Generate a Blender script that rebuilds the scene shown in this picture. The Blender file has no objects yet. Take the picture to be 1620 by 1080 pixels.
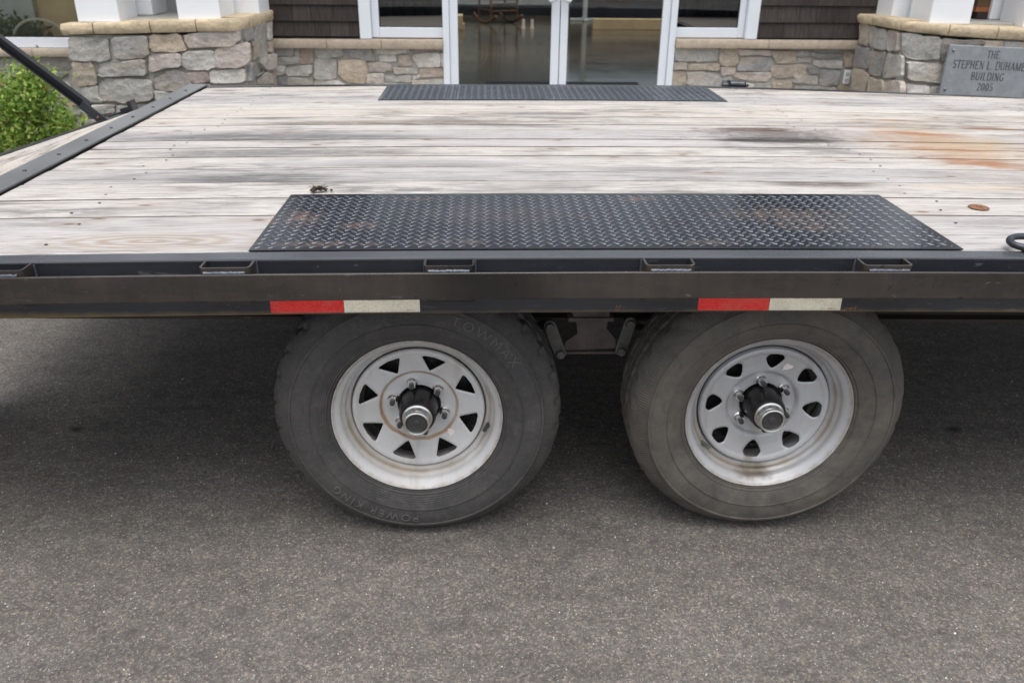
import bpy, bmesh, math, random, json
from math import sin, cos, pi, radians, sqrt, atan2
from mathutils import Vector, Matrix, noise
random.seed(7)
S = bpy.context.scene
COL = S.collection
# ------------------------------------------------------------------ camera
cam = bpy.data.cameras.new('camera')
cam.sensor_width = 36.0
cam.lens = 1327.255 * 36.0 / 1620.0
cam.clip_start = 0.05
cam.clip_end = 600
cam.dof.use_dof = True
cam.dof.focus_distance = 2.35
cam.dof.aperture_fstop = 4.6
co = bpy.data.objects.new('camera', cam)
COL.objects.link(co)
yaw, pitch, roll = -.0351, .4436, .0103
fwd = Vector((-sin(yaw) * cos(pitch), cos(yaw) * cos(pitch), -sin(pitch)))
r0 = Vector((cos(yaw), sin(yaw), 0)); u0 = r0.cross(fwd)
rt = r0 * cos(roll) + u0 * sin(roll); up = -r0 * sin(roll) + u0 * cos(roll)
m = Matrix((rt, up, -fwd)).transposed().to_4x4()
m.translation = (.1745, -1.8538, 1.4425)
co.matrix_world = m
S.camera = co
# ------------------------------------------------------------------ sky, sun, exposure
W = bpy.data.worlds.new('World'); S.world = W; W.use_nodes = True
wn = W.node_tree.nodes; wl = W.node_tree.links
bg = wn['Background']
sky = wn.new('ShaderNodeTexSky'); sky.sky_type = 'NISHITA'; sky.sun_disc = False
SUN_EL, SUN_AZ = radians(76), radians(178)          # high, behind and a little left of the camera
sky.sun_elevation = SUN_EL; sky.sun_rotation = SUN_AZ
sky.dust_density = 4.0; sky.air_density = 1.0; sky.ozone_density = 1.0
hs = wn.new('ShaderNodeHueSaturation'); hs.inputs['Saturation'].default_value = 0.42   # cloud cover: the blue is washed out
wl.new(sky.outputs[0], hs.inputs['Color']); wl.new(hs.outputs[0], bg.inputs['Color'])
bg.inputs['Strength'].default_value = 0.15
sun = bpy.data.lights.new('sun', 'SUN'); sun.energy = 1.15; sun.angle = radians(60); sun.color = (1, .985, .96)
so = bpy.data.objects.new('sun', sun); COL.objects.link(so)
sd = Vector((sin(SUN_AZ) * cos(SUN_EL), cos(SUN_AZ) * cos(SUN_EL), sin(SUN_EL)))
so.rotation_euler = sd.to_track_quat('Z', 'Y').to_euler()
S.view_settings.view_transform = 'Standard'; S.view_settings.look = 'None'
S.view_settings.gamma = 1; S.view_settings.use_curve_mapping = False
S.view_settings.exposure = 0.68

D = json.loads('''{"pierL_front":[["g",[[0.009,0.773],[0.296,0.772],[0.276,0.614],[0.13,0.602],[-0.018,0.607]]],["g",[[0.326,0.769],[0.586,0.785],[0.578,0.65],[0.463,0.625],[0.321,0.637]]],["o",[[0.605,0.791],[0.822,0.802],[0.871,0.685],[0.754,0.669],[0.614,0.676],[0.595,0.706]]],["p",[[0.871,0.8],[1.276,0.837],[1.269,0.763],[1.216,0.72],[0.884,0.7],[0.867,0.745]]],["b",[[-0.006,0.589],[0.143,0.59],[0.151,0.436],[0.013,0.417],[-0.029,0.443]]],["g",[[0.205,0.603],[0.54,0.615],[0.545,0.523],[0.504,0.5],[0.172,0.498]]],["p",[[0.582,0.656],[0.807,0.662],[0.809,0.571],[0.588,0.528],[0.56,0.546]]],["l",[[0.84,0.67],[1.055,0.689],[1.054,0.572],[0.995,0.546],[0.845,0.548],[0.818,0.578]]],["p",[[1.075,0.694],[1.337,0.744],[1.332,0.612],[1.243,0.562],[1.068,0.557]]],["g",[[0.184,0.483],[0.566,0.472],[0.562,0.328],[0.339,0.292],[0.182,0.311],[0.144,0.358]]],["d",[[0.59,0.493],[0.765,0.547],[0.824,0.517],[0.868,0.44],[0.755,0.381],[0.629,0.391],[0.583,0.423]]],["r",[[0.832,0.52],[0.992,0.526],[1.004,0.464],[0.892,0.444],[0.849,0.471]]],["l",[[1.014,0.533],[1.275,0.558],[1.27,0.457],[1.013,0.448]]],["g",[[0.576,0.391],[0.738,0.373],[0.683,0.332],[0.573,0.325]]],["l",[[0.012,0.412],[0.153,0.421],[0.139,0.35],[0.165,0.303],[0.024,0.318]]],["l",[[0.008,0.278],[0.241,0.282],[0.239,0.231],[0.062,0.191],[-0.002,0.231]]],["g",[[0.272,0.279],[0.5,0.296],[0.486,0.216],[0.259,0.208]]],["g",[[-0.015,0.166],[0.19,0.183],[0.174,0.102],[-0.021,0.102]]],["g",[[0.518,0.304],[0.76,0.313],[0.745,0.217],[0.518,0.217]]],["b",[[0.811,0.431],[1.004,0.44],[0.988,0.33],[0.795,0.329]]]],"pierL_side":[["g",[[0.01,0.848],[0.24,0.839],[0.233,0.755],[0.038,0.752]]],["g",[[0.297,0.839],[0.592,0.834],[0.568,0.6],[0.364,0.612],[0.247,0.723]]],["l",[[0.653,0.829],[0.814,0.829],[0.757,0.696],[0.624,0.701]]],["b",[[0.629,0.684],[0.763,0.679],[0.735,0.598],[0.621,0.606]]],["l",[[0.341,0.602],[0.756,0.584],[0.722,0.473],[0.529,0.464],[0.339,0.554]]],["d",[[0.058,0.571],[0.17,0.583],[0.431,0.485],[0.009,0.456]]],["p",[[0.258,0.449],[0.484,0.462],[0.632,0.434],[0.617,0.351],[0.24,0.406]]],["b",[[0.679,0.436],[0.743,0.427],[0.719,0.339],[0.656,0.348]]],["b",[[0.179,0.734],[0.312,0.713],[0.318,0.618],[0.193,0.596],[0.212,0.68]]]],"wall_far_left":[["g",[[1.078,0.516],[1.262,0.521],[1.252,0.445],[1.155,0.417],[1.054,0.421]]],["g",[[1.274,0.506],[1.393,0.533],[1.657,0.542],[1.637,0.431],[1.389,0.411],[1.281,0.418]]],["g",[[1.05,0.405],[1.122,0.41],[1.132,0.321],[1.029,0.32]]],["g",[[1.129,0.406],[1.279,0.41],[1.264,0.329],[1.147,0.321]]],["d",[[1.286,0.407],[1.41,0.4],[1.398,0.33],[1.282,0.322]]],["d",[[1.422,0.384],[1.521,0.404],[1.614,0.397],[1.524,0.346],[1.426,0.33]]],["l",[[1.424,0.322],[1.522,0.338],[1.611,0.308],[1.61,0.249],[1.457,0.256]]],["p",[[1.341,0.306],[1.415,0.299],[1.441,0.256],[1.39,0.24],[1.332,0.267]]],["b",[[1.516,0.237],[1.644,0.241],[1.677,0.206],[1.509,0.206]]],["g",[[1.405,0.236],[1.501,0.241],[1.494,0.209],[1.406,0.207]]],["p",[[1.412,0.197],[1.548,0.202],[1.547,0.158],[1.403,0.158]]],["g",[[1.183,0.306],[1.327,0.314],[1.308,0.228],[1.173,0.228]]],["g",[[1.025,0.305],[1.168,0.309],[1.155,0.22],[1.004,0.219]]],["b",[[1.241,0.216],[1.393,0.221],[1.377,0.15],[1.234,0.149]]],["b",[[1.562,0.194],[1.674,0.194],[1.66,0.127],[1.548,0.127]]],["g",[[1.432,0.146],[1.544,0.146],[1.53,0.079],[1.425,0.078]]],["g",[[1.545,0.115],[1.658,0.115],[1.643,0.047],[1.531,0.047]]]],"wall_left":[["g",[[3.386,0.613],[3.545,0.614],[3.543,0.547],[3.384,0.546]]],["g",[[3.388,0.539],[3.587,0.542],[3.577,0.487],[3.386,0.471]]],["g",[[3.558,0.601],[3.598,0.602],[3.587,0.497],[3.558,0.549]]],["r",[[3.609,0.611],[3.723,0.615],[3.706,0.488],[3.591,0.487]]],["g",[[3.732,0.612],[3.951,0.618],[3.961,0.551],[3.755,0.531],[3.738,0.56]]],["d",[[3.966,0.618],[4.21,0.624],[4.242,0.51],[4.163,0.514],[4.045,0.542],[3.969,0.599]]],["l",[[4.249,0.624],[4.508,0.628],[4.531,0.583],[4.405,0.563],[4.266,0.572]]],["l",[[4.275,0.558],[4.41,0.559],[4.418,0.511],[4.282,0.505]]],["p",[[4.43,0.556],[4.525,0.559],[4.547,0.478],[4.436,0.469]]],["r",[[4.568,0.626],[4.678,0.627],[4.677,0.594],[4.572,0.598]]],["b",[[4.693,0.627],[4.818,0.631],[4.832,0.599],[4.692,0.594]]],["l",[[4.57,0.564],[4.796,0.58],[4.793,0.465],[4.622,0.459],[4.564,0.536]]],["l",[[4.806,0.575],[4.836,0.58],[4.836,0.47],[4.808,0.47]]],["l",[[3.38,0.462],[3.464,0.457],[3.458,0.399],[3.376,0.384]]],["l",[[3.478,0.453],[3.7,0.475],[3.689,0.41],[3.651,0.381],[3.481,0.385]]],["g",[[3.719,0.516],[3.904,0.522],[3.89,0.358],[3.704,0.357]]],["o",[[3.923,0.513],[4.143,0.519],[4.173,0.437],[4.136,0.33],[3.989,0.334],[3.914,0.397]]],["p",[[4.181,0.495],[4.367,0.491],[4.379,0.433],[4.307,0.418],[4.182,0.418]]],["g",[[4.39,0.462],[4.601,0.449],[4.599,0.405],[4.397,0.404]]],["l",[[4.166,0.403],[4.302,0.409],[4.303,0.33],[4.15,0.325]]],["g",[[4.316,0.396],[4.543,0.395],[4.541,0.336],[4.323,0.335]]],["b",[[4.621,0.449],[4.838,0.45],[4.836,0.382],[4.618,0.376]]],["l",[[4.558,0.39],[4.609,0.396],[4.608,0.371],[4.557,0.356]]],["l",[[4.552,0.349],[4.836,0.364],[4.835,0.308],[4.545,0.307]]],["d",[[3.385,0.375],[3.475,0.377],[3.467,0.302],[3.377,0.301]]],["g",[[3.48,0.37],[3.69,0.371],[3.694,0.303],[3.472,0.302]]],["l",[[3.714,0.349],[3.9,0.348],[3.967,0.304],[3.709,0.303]]],["g",[[4.15,0.318],[4.302,0.323],[4.3,0.281],[4.148,0.28]]],["g",[[4.313,0.328],[4.536,0.33],[4.534,0.282],[4.31,0.281]]]],"wall_right":[["g",[[6.818,0.643],[7.2,0.632],[7.206,0.529],[6.835,0.521]]],["p",[[6.825,0.511],[6.937,0.511],[6.943,0.452],[6.83,0.452]]],["b",[[6.949,0.504],[7.22,0.505],[7.232,0.451],[6.961,0.447]]],["b",[[7.217,0.632],[7.372,0.629],[7.389,0.514],[7.347,0.487],[7.233,0.497]]],["p",[[7.386,0.625],[7.652,0.616],[7.664,0.574],[7.392,0.576]]],["b",[[7.669,0.611],[7.885,0.607],[7.899,0.516],[7.729,0.515],[7.674,0.579]]],["d",[[7.411,0.562],[7.677,0.56],[7.696,0.505],[7.67,0.448],[7.382,0.449]]],["p",[[7.246,0.475],[7.365,0.476],[7.361,0.416],[7.255,0.405]]],["b",[[6.815,0.43],[6.939,0.436],[6.951,0.322],[6.82,0.321]]],["g",[[6.951,0.434],[7.246,0.432],[7.254,0.312],[6.956,0.322]]],["p",[[7.388,0.433],[7.677,0.438],[7.694,0.402],[7.66,0.358],[7.488,0.363],[7.364,0.395]]],["b",[[7.683,0.492],[7.935,0.504],[7.987,0.495],[7.995,0.414],[7.771,0.384],[7.697,0.418]]],["g",[[7.896,0.607],[7.981,0.608],[7.998,0.571],[7.902,0.57]]],["d",[[7.998,0.605],[8.289,0.596],[8.287,0.572],[8.233,0.559],[8.062,0.56],[8.008,0.581]]],["g",[[7.909,0.559],[8.018,0.555],[8.035,0.517],[7.916,0.517]]],["g",[[8.043,0.541],[8.3,0.535],[8.305,0.476],[8.122,0.475],[8.054,0.507]]],["d",[[8.008,0.476],[8.093,0.477],[8.113,0.426],[8.04,0.42]]],["d",[[8.122,0.458],[8.302,0.456],[8.31,0.367],[8.291,0.328],[8.141,0.327]]],["g",[[7.905,0.403],[8.105,0.407],[8.111,0.333],[7.902,0.348]]],["g",[[7.267,0.397],[7.341,0.398],[7.351,0.362],[7.271,0.367]]],["l",[[7.284,0.351],[7.409,0.351],[7.549,0.336],[7.534,0.275],[7.292,0.279]]],["g",[[7.571,0.343],[7.691,0.344],[7.707,0.27],[7.54,0.275]]],["b",[[7.709,0.353],[7.877,0.365],[7.903,0.271],[7.718,0.27]]],["g",[[7.912,0.323],[8.195,0.313],[8.205,0.256],[7.922,0.26]]],["g",[[8.208,0.306],[8.289,0.306],[8.299,0.251],[8.218,0.25]]],["b",[[8.302,0.599],[8.419,0.596],[8.428,0.487],[8.339,0.486]]],["b",[[8.305,0.328],[8.423,0.329],[8.449,0.251],[8.312,0.256]]],["g",[[6.821,0.31],[7.038,0.306],[7.044,0.251],[6.826,0.25]]],["g",[[7.05,0.295],[7.268,0.296],[7.273,0.246],[7.056,0.245]]]],"pierR_front":[["g",[[0.005,0.842],[0.161,0.817],[0.31,0.805],[0.337,0.65],[0.216,0.645],[0.082,0.665],[0.038,0.689]]],["l",[[0.088,0.628],[0.359,0.615],[0.383,0.585],[0.398,0.472],[0.254,0.478],[0.104,0.5]]],["d",[[0.319,0.802],[0.651,0.788],[0.659,0.756],[0.39,0.76],[0.385,0.634],[0.355,0.65]]],["w",[[0.117,0.46],[0.298,0.444],[0.311,0.363],[0.139,0.366]]],["g",[[0.317,0.434],[0.386,0.439],[0.413,0.363],[0.326,0.363]]],["o",[[0.661,0.788],[0.812,0.784],[0.823,0.726],[0.68,0.725]]],["g",[[0.827,0.779],[0.949,0.777],[0.958,0.727],[0.841,0.726]]],["b",[[0.959,0.777],[1.053,0.776],[1.067,0.728],[0.973,0.727]]],["g",[[0.38,0.617],[0.485,0.614],[0.549,0.351],[0.433,0.35]]]],"pierR_side":[["b",[[0.76,0.849],[0.59,0.852],[0.53,0.694],[0.708,0.688]]],["g",[[0.554,0.842],[0.255,0.836],[0.205,0.686],[0.471,0.683]]],["p",[[0.236,0.835],[0.044,0.838],[0.02,0.707],[0.188,0.691]]],["d",[[0.718,0.661],[0.511,0.672],[0.459,0.514],[0.699,0.506]]],["d",[[0.461,0.661],[0.208,0.675],[0.198,0.574],[0.221,0.493],[0.408,0.477]]],["g",[[0.17,0.67],[-0.05,0.677],[-0.105,0.531],[0.071,0.497],[0.185,0.491],[0.176,0.577]]],["b",[[0.725,0.475],[0.508,0.497],[0.499,0.429],[0.533,0.321],[0.679,0.33]]],["b",[[0.482,0.48],[0.401,0.459],[0.439,0.322],[0.506,0.316]]],["b",[[0.406,0.453],[0.135,0.462],[0.103,0.362],[0.373,0.328]]],["p",[[0.111,0.469],[-0.142,0.497],[-0.188,0.4],[0.084,0.362]]]],"sL":[[-1.637,4.87],[0.039,0.999]],"sR":[[3.42,4.93],[-0.032,0.999]],"q":{"c1l":[-2.844,4.9,0.878],"c1r":[-2.535,4.9,0.88],"c2l":[-2.103,4.9,0.903],"c2r":[-1.789,4.9,0.914],"c4l":[-1.801,5.35,0.911],"c4r":[-1.608,5.35,0.94],"c3l":[-2.583,5.35,0.919],"c3r":[-2.448,5.35,0.925],"bl":[3.62,4.97,0.917],"br":[3.942,4.97,0.905],"dl":[4.367,4.97,0.885],"al":[3.514,5.4,0.94],"ar":[3.651,5.4,0.936],"cl":[4.313,5.4,0.95],"cr":[4.419,5.4,0.927],"wood0":[4.264,5.55,0.914],"wood1":[4.393,5.55,0.92],"wood2":[4.447,5.55,1.0],"wood3":[4.459,5.55,0.955],"wood4":[4.251,5.55,0.969],"wood5":[4.239,5.55,1.018],"arm0":[-1.614,2.2,0.708],"arm1":[-1.993,2.2,1.048],"arm0b":[-1.582,2.2,0.691],"latch":[-1.612,2.45,0.682],"lt0":[-0.873,5.7,1.0],"lt1":[-0.773,5.7,1.001],"lf":[-0.731,5.7,1.001],"lg":[-0.707,5.7,0.789],"lgb":[-0.711,5.7,0.728],"ltb":[-0.845,5.7,0.712],"rg":[2.339,5.7,1.024],"rf":[2.403,5.7,1.025],"rt":[2.521,5.7,1.026],"rgb":[2.084,5.7,0.805],"rfb":[2.09,5.7,0.746],"rtb":[2.474,5.7,0.731],"h1":[0.742,5.6,0.998],"h2":[0.883,5.6,1.004],"jl":[-0.117,5.7,0.757],"jr":[1.761,5.7,0.77],"cgap":[0.821,5.7,0.763],"s1":[-1.369,5.66,0.96],"s2":[-1.382,5.66,0.832],"s3":[-1.393,5.66,0.718],"s4":[2.913,5.66,0.981],"s5":[2.935,5.66,0.847],"s6":[2.955,5.66,0.725],"fl_glassb":[-3.555,5.7,0.7],"fl_sillb":[-3.57,5.7,0.635],"hoop0":[-3.945,6.2,0.655],"hoop1":[-3.722,6.2,0.81],"hoop2":[-3.564,6.2,0.727],"pbush":[-4.107,6.5,0.686],"outl":[3.33,5.7,0.467],"outr":[3.388,5.7,0.457],"outb":[3.369,5.7,0.345],"rock":[0.053,14.549,0.1],"rock2":[0.804,14.478,0.1],"pole":[2.093,15.132,0.1],"plank":[2.039,13.349,0.1],"plank2":[3.231,13.437,0.1],"plankt":[2.046,13.3,0.276],"peg1":[0.854,13.491,0.1],"peg1t":[0.859,13.4,0.25],"peg2":[1.007,13.503,0.1],"box":[-0.172,13.186,0.1],"boxt":[-0.182,13.3,0.321],"chairseat":[0.458,14.6,0.476],"chl":[0.077,14.6,0.28],"chr_":[0.864,14.6,0.286],"mat":[0.202,7.346,0.1],"mat2":[1.81,7.311,0.1],"mat3":[0.749,7.545,0.1],"greyb":[1.245,16.101,0.1],"greyb2":[-0.153,16.451,0.1],"navyb":[-0.553,6.4,0.811],"navyb2":[-0.557,6.4,0.73],"dA":[-0.587,0.863,0.757],"dB":[1.276,0.738,0.757],"dC":[1.353,1.519,0.757],"dD":[-0.758,1.872,0.757],"dE":[-0.218,1.782,0.757],"dF":[-0.891,1.45,0.757],"rA":[1.976,1.579,0.757],"rB":[1.948,1.088,0.757],"rC":[1.98,1.882,0.757],"rD":[2.353,1.731,0.757],"rE":[1.827,1.371,0.757],"ring":[-0.68,0.211,0.757],"clump":[-0.327,0.657,0.757],"rustp1":[-0.338,0.379,0.757],"rustp2":[0.998,0.409,0.757],"rustp3":[0.613,0.569,0.757],"rustp4":[-0.304,0.379,0.757],"g1":[-1.167,0.55,0.0],"g2":[-0.458,-0.428,0.0],"g3":[1.735,0.502,0.0],"g4":[-0.652,-0.36,0.0],"c1d":[-2.535,5.302,0.923],"c2d":[-1.789,5.34,0.907],"bd":[3.62,5.324,0.917],"dd":[4.367,5.308,0.929]}}''')
Q = D['q']
# ------------------------------------------------------------------ node helper
class Mat:
    def __init__(s, name, rough=.6, metal=0.0, spec=.5, color=None):
        s.m = bpy.data.materials.new(name); s.m.use_nodes = True
        s.t = s.m.node_tree; s.N = s.t.nodes; s.L = s.t.links
        s.b = s.N['Principled BSDF']
        s.b.inputs['Roughness'].default_value = rough; s.b.inputs['Metallic'].default_value = metal
        s.b.inputs['Specular IOR Level'].default_value = spec
        if color: s.b.inputs['Base Color'].default_value = (*color, 1)
    def node(s, t, **k):
        n = s.N.new(t)
        for a, v in k.items(): setattr(n, a, v)
        return n
    def put(s, sock, v):
        if isinstance(v, bpy.types.NodeSocket): s.L.new(v, sock)
        elif isinstance(v, (tuple, list)) and len(v) == 3 and sock.type == 'RGBA': sock.default_value = (*v, 1)
        else: sock.default_value = v
    def pos(s): return s.node('ShaderNodeNewGeometry').outputs['Position']
    def obj(s): return s.node('ShaderNodeTexCoord').outputs['Object']
    def rnd(s): return s.node('ShaderNodeObjectInfo').outputs['Random']
    def ocol(s): return s.node('ShaderNodeObjectInfo').outputs['Color']
    def scale(s, v, sc, off=None):
        n = s.node('ShaderNodeMapping'); s.L.new(v, n.inputs['Vector']); n.inputs['Scale'].default_value = sc
        if off is not None:
            if isinstance(off, tuple): n.inputs['Location'].default_value = off
            else:
                c = s.node('ShaderNodeCombineXYZ'); f = s.math('MULTIPLY', off, 37.0)
                for i in range(3): s.L.new(f, c.inputs[i])
                s.L.new(c.outputs[0], n.inputs['Location'])
        return n.outputs[0]
    def noise(s, v, sc, det=4, rough=.55, dist=0.0):
        n = s.node('ShaderNodeTexNoise'); s.L.new(v, n.inputs['Vector'])
        n.inputs['Scale'].default_value = sc; n.inputs['Detail'].default_value = det
        n.inputs['Roughness'].default_value = rough; n.inputs['Distortion'].default_value = dist
        return n.outputs['Fac']
    def voro(s, v, sc, out='Distance', feat='F1'):
        n = s.node('ShaderNodeTexVoronoi', feature=feat); s.L.new(v, n.inputs['Vector']); n.inputs['Scale'].default_value = sc
        return n.outputs[out]
    def math(s, op, a, b=None, c=None):
        n = s.node('ShaderNodeMath', operation=op); s.put(n.inputs[0], a)
        if b is not None: s.put(n.inputs[1], b)
        if c is not None: s.put(n.inputs[2], c)
        return n.outputs[0]
    def ramp(s, v, stops, mode='LINEAR'):
        n = s.node('ShaderNodeValToRGB'); e = n.color_ramp.elements; n.color_ramp.interpolation = mode
        while len(e) < len(stops): e.new(.5)
        for q, (p, c) in zip(e, stops):
            q.position = p; q.color = (c, c, c, 1) if not isinstance(c, (tuple, list)) else (*c, 1)
        s.L.new(v, n.inputs[0]); return n.outputs['Color']
    def mix(s, f, a, b, mode='MIX'):
        n = s.node('ShaderNodeMix', data_type='RGBA', blend_type=mode)
        s.put(n.inputs['Factor'], f); s.put(n.inputs['A'], a); s.put(n.inputs['B'], b)
        return [o for o in n.outputs if o.type == 'RGBA'][0]
    def sep(s, v):
        n = s.node('ShaderNodeSeparateXYZ'); s.L.new(v, n.inputs[0]); return n.outputs
    def bump(s, h, strength=.5, dist=.01):
        n = s.node('ShaderNodeBump'); s.L.new(h, n.inputs['Height']); n.inputs['Strength'].default_value = strength
        n.inputs['Distance'].default_value = dist; s.L.new(n.outputs[0], s.b.inputs['Normal'])
    def base(s, v): s.put(s.b.inputs['Base Color'], v)
    def rough(s, v): s.put(s.b.inputs['Roughness'], v)
    def blot(s, c, a, b, ang=0, soft=.55, wob=.5, freq=6.0, iso=False):
        """stain of its own outline: an ellipse (half axes a, b, metres) at c with a ragged rim; 1 inside"""
        p = s.sep(s.pos())
        x = s.math('SUBTRACT', p[0], c[0]); y = s.math('SUBTRACT', p[1], c[1])
        ca, sa = cos(ang), sin(ang)
        u = s.math('ADD', s.math('MULTIPLY', x, ca / a), s.math('MULTIPLY', y, sa / a))
        v = s.math('ADD', s.math('MULTIPLY', x, -sa / b), s.math('MULTIPLY', y, ca / b))
        d = s.math('SQRT', s.math('ADD', s.math('MULTIPLY', u, u), s.math('MULTIPLY', v, v)))
        n = s.noise(s.scale(s.pos(), (freq * (1 if iso else .5), freq * (1 if iso else 3.2), 1)), 1.0, 7, .72)
        d = s.math('ADD', d, s.math('MULTIPLY', s.math('SUBTRACT', n, .5), wob * 2))
        return s.ramp(d, [(max(0, 1 - soft) * .7, 1.0), (1.0, 0.0)], 'EASE')

# ---- materials
def m_asphalt():
    s = Mat('asphalt', .82, spec=.35)
    p = s.pos()
    c1 = s.voro(p, 160, 'Color'); g1 = s.sep(c1)[0]
    c2 = s.voro(s.scale(p, (1, 1, 1), (3.1, 1.7, 0)), 310, 'Color'); g2 = s.sep(c2)[1]
    a = s.ramp(g1, [(0, (.074, .068, .063)), (.50, (.112, .102, .092)), (.70, (.138, .126, .113)), (.84, (.17, .147, .124)), (.94, (.215, .178, .145)), (1, (.27, .24, .205))])
    b = s.ramp(g2, [(0, (.068, .064, .060)), (.55, (.110, .103, .095)), (.86, (.158, .144, .129)), (.97, (.26, .24, .215)), (1, (.52, .50, .47))])
    col = s.mix(s.ramp(s.noise(p, 80, 3, .7), [(.40, 0), (.68, 1)]), a, b)
    big = s.noise(p, 1.7, 6, .6)
    col = s.mix(1.0, col, s.ramp(big, [(.3, .92), (.7, 1.16)]), 'MULTIPLY')
    mid = s.noise(p, 22, 5, .7)
    col = s.mix(1.0, col, s.ramp(mid, [(.28, .76), (.5, 1.0), (.75, 1.14)]), 'MULTIPLY')
    col = s.mix(1.0, col, s.ramp(s.noise(s.scale(p, (1, 3.5, 1)), 2.6, 5, .65, .8), [(.36, .86), (.52, 1.0), (.66, 1.08)]), 'MULTIPLY')
    for c, r in ((Q['g1'], .035), (Q['g2'], .05), (Q['g3'], .04), (Q['g4'], .035), ((-1.36, .28), .02), ((.06, -.36), .05), ((.9, -.3), .04), ((1.0, -.45), .03), ((-.42, -.3), .05), ((.45, -.2), .03)):
        k = s.blot((.1745 + (c[0] - .1745) * 1.1, -1.8538 + (c[1] + 1.8538) * 1.1), r, r * .8, 0, .8, .5, 30)
        col = s.mix(s.math('MULTIPLY', k, .92 if c in (Q['g1'], Q['g3']) else .5), col, (.022, .021, .021) if c in (Q['g1'], Q['g3']) else (.06, .058, .056))
    s.base(col)
    h = s.math('ADD', s.voro(p, 160), s.math('MULTIPLY', s.noise(p, 420, 3, .7), .7))
    s.bump(h, .34, .004)
    return s.m
def m_wood(stains=True):
    s = Mat('weathered_wood', .78, spec=.3)
    r = s.rnd(); p = s.pos()
    if not stains:                                  # boards lying across: grain along Y
        q = s.sep(p); c = s.node('ShaderNodeCombineXYZ'); s.L.new(q[1], c.inputs[0]); s.L.new(q[0], c.inputs[1]); s.L.new(q[2], c.inputs[2]); p = c.outputs[0]
    fine = s.noise(s.scale(p, (8, 105, 20), r), 1.0, 6, .72, .4)
    med = s.noise(s.scale(p, (3.6, 26, 6), r), 1.0, 5, .66, .8)
    wv = s.node('ShaderNodeTexWave', wave_type='RINGS', rings_direction='X')
    s.L.new(s.scale(p, (.55, 6.5, 3.0), r), wv.inputs['Vector'])
    wv.inputs['Scale'].default_value = 2.6; wv.inputs['Distortion'].default_value = 5.0; wv.inputs['Detail'].default_value = 3
    wv.inputs['Detail Scale'].default_value = .7
    wav = wv.outputs['Fac']
    col = s.ramp(fine, [(.28, (.25, .232, .215)), (.40, (.40, .385, .368)), (.52, (.50, .482, .455)), (.75, (.56, .545, .52))])
    col = s.mix(s.math('MULTIPLY', wav, .22), col, (.40, .34, .285))
    col = s.mix(s.ramp(med, [(.42, 0), (.72, .55)]), col, (.47, .44, .41))
    # board to board tone
    sp = s.noise(s.scale(p, (1.1, 62, 1), r), 1.0, 4, .55, .3)
    col = s.mix(s.math('MULTIPLY', s.ramp(sp, [(.665, 0), (.685, 1)]), .8), col, (.075, .062, .052))
    col = s.mix(1.0, col, s.ramp(r, [(0, (.84, .85, .88)), (.35, (.98, .98, 1.0)), (.7, (1.06, 1.05, 1.03)), (1, (1.03, .99, .93))]), 'MULTIPLY')
    # growth-ring lines
    wl_ = s.node('ShaderNodeTexWave', wave_type='BANDS', bands_direction='Y')
    s.L.new(s.scale(p, (.16, 1, 0), r), wl_.inputs['Vector']); wl_.inputs['Scale'].default_value = 19; wl_.inputs['Distortion'].default_value = 5.5
    wl_.inputs['Detail'].default_value = 2.5; wl_.inputs['Detail Scale'].default_value = 2.2; wl_.inputs['Detail Roughness'].default_value = .6
    gl = s.math('MULTIPLY', s.ramp(wl_.outputs['Fac'], [(.0, 1), (.20, .25), (.45, 0)]), s.ramp(s.noise(s.scale(p, (1.7, 5, 1), r), 1.0, 3, .6), [(.38, .1), (.62, .75)]))
    col = s.mix(gl, col, (.255, .215, .18))
    # grey mildew streaks along the grain
    st = s.noise(s.scale(p, (2.4, 13, 4), r), 1.0, 7, .72, .5)
    st2 = s.noise(s.scale(p, (1.1, 2.6, 1)), 1.0, 3, .6)
    st = s.math('ADD', st, s.math('MULTIPLY', s.math('SUBTRACT', fine, .5), .55))
    k = s.math('MULTIPLY', s.ramp(st, [(.47, 0), (.60, 1)]), s.ramp(st2, [(.38, .06), (.60, 1)]))
    col = s.mix(s.math('MULTIPLY', k, .8), col, (.135, .130, .127))
    # fine dark checks
    ck = s.noise(s.scale(p, (8, 170, 30), r), 1.0, 3, .55)
    col = s.mix(s.math('MULTIPLY', s.ramp(ck, [(.60, 0), (.655, 1)]), .65), col, (.12, .105, .092))
    # knots
    kn = s.node('ShaderNodeTexVoronoi', feature='F1', voronoi_dimensions='2D'); s.L.new(s.scale(p, (2.3, 5.6, 1), r), kn.inputs['Vector']); kn.inputs['Scale'].default_value = 1.0
    kd = kn.outputs['Distance']
    kc = s.sep(kn.outputs['Color'])[0]
    kd = s.math('ADD', kd, s.math('MULTIPLY', s.math('SUBTRACT', s.noise(s.scale(p, (30, 90, 1), r), 1.0, 3, .6), .5), .05))
    halo = s.math('MULTIPLY', s.ramp(kd, [(.06, 1), (.26, 0)]), s.ramp(kc, [(.58, 0), (.60, 1)]))
    col = s.mix(s.math('MULTIPLY', halo, .38), col, (.30, .245, .20))
    kk = s.math('MULTIPLY', s.ramp(kd, [(.022, 1), (.060, 0)]), s.ramp(kc, [(.58, 0), (.60, 1)]))
    col = s.mix(s.math('MULTIPLY', kk, .85), col, (.12, .085, .062))
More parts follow.
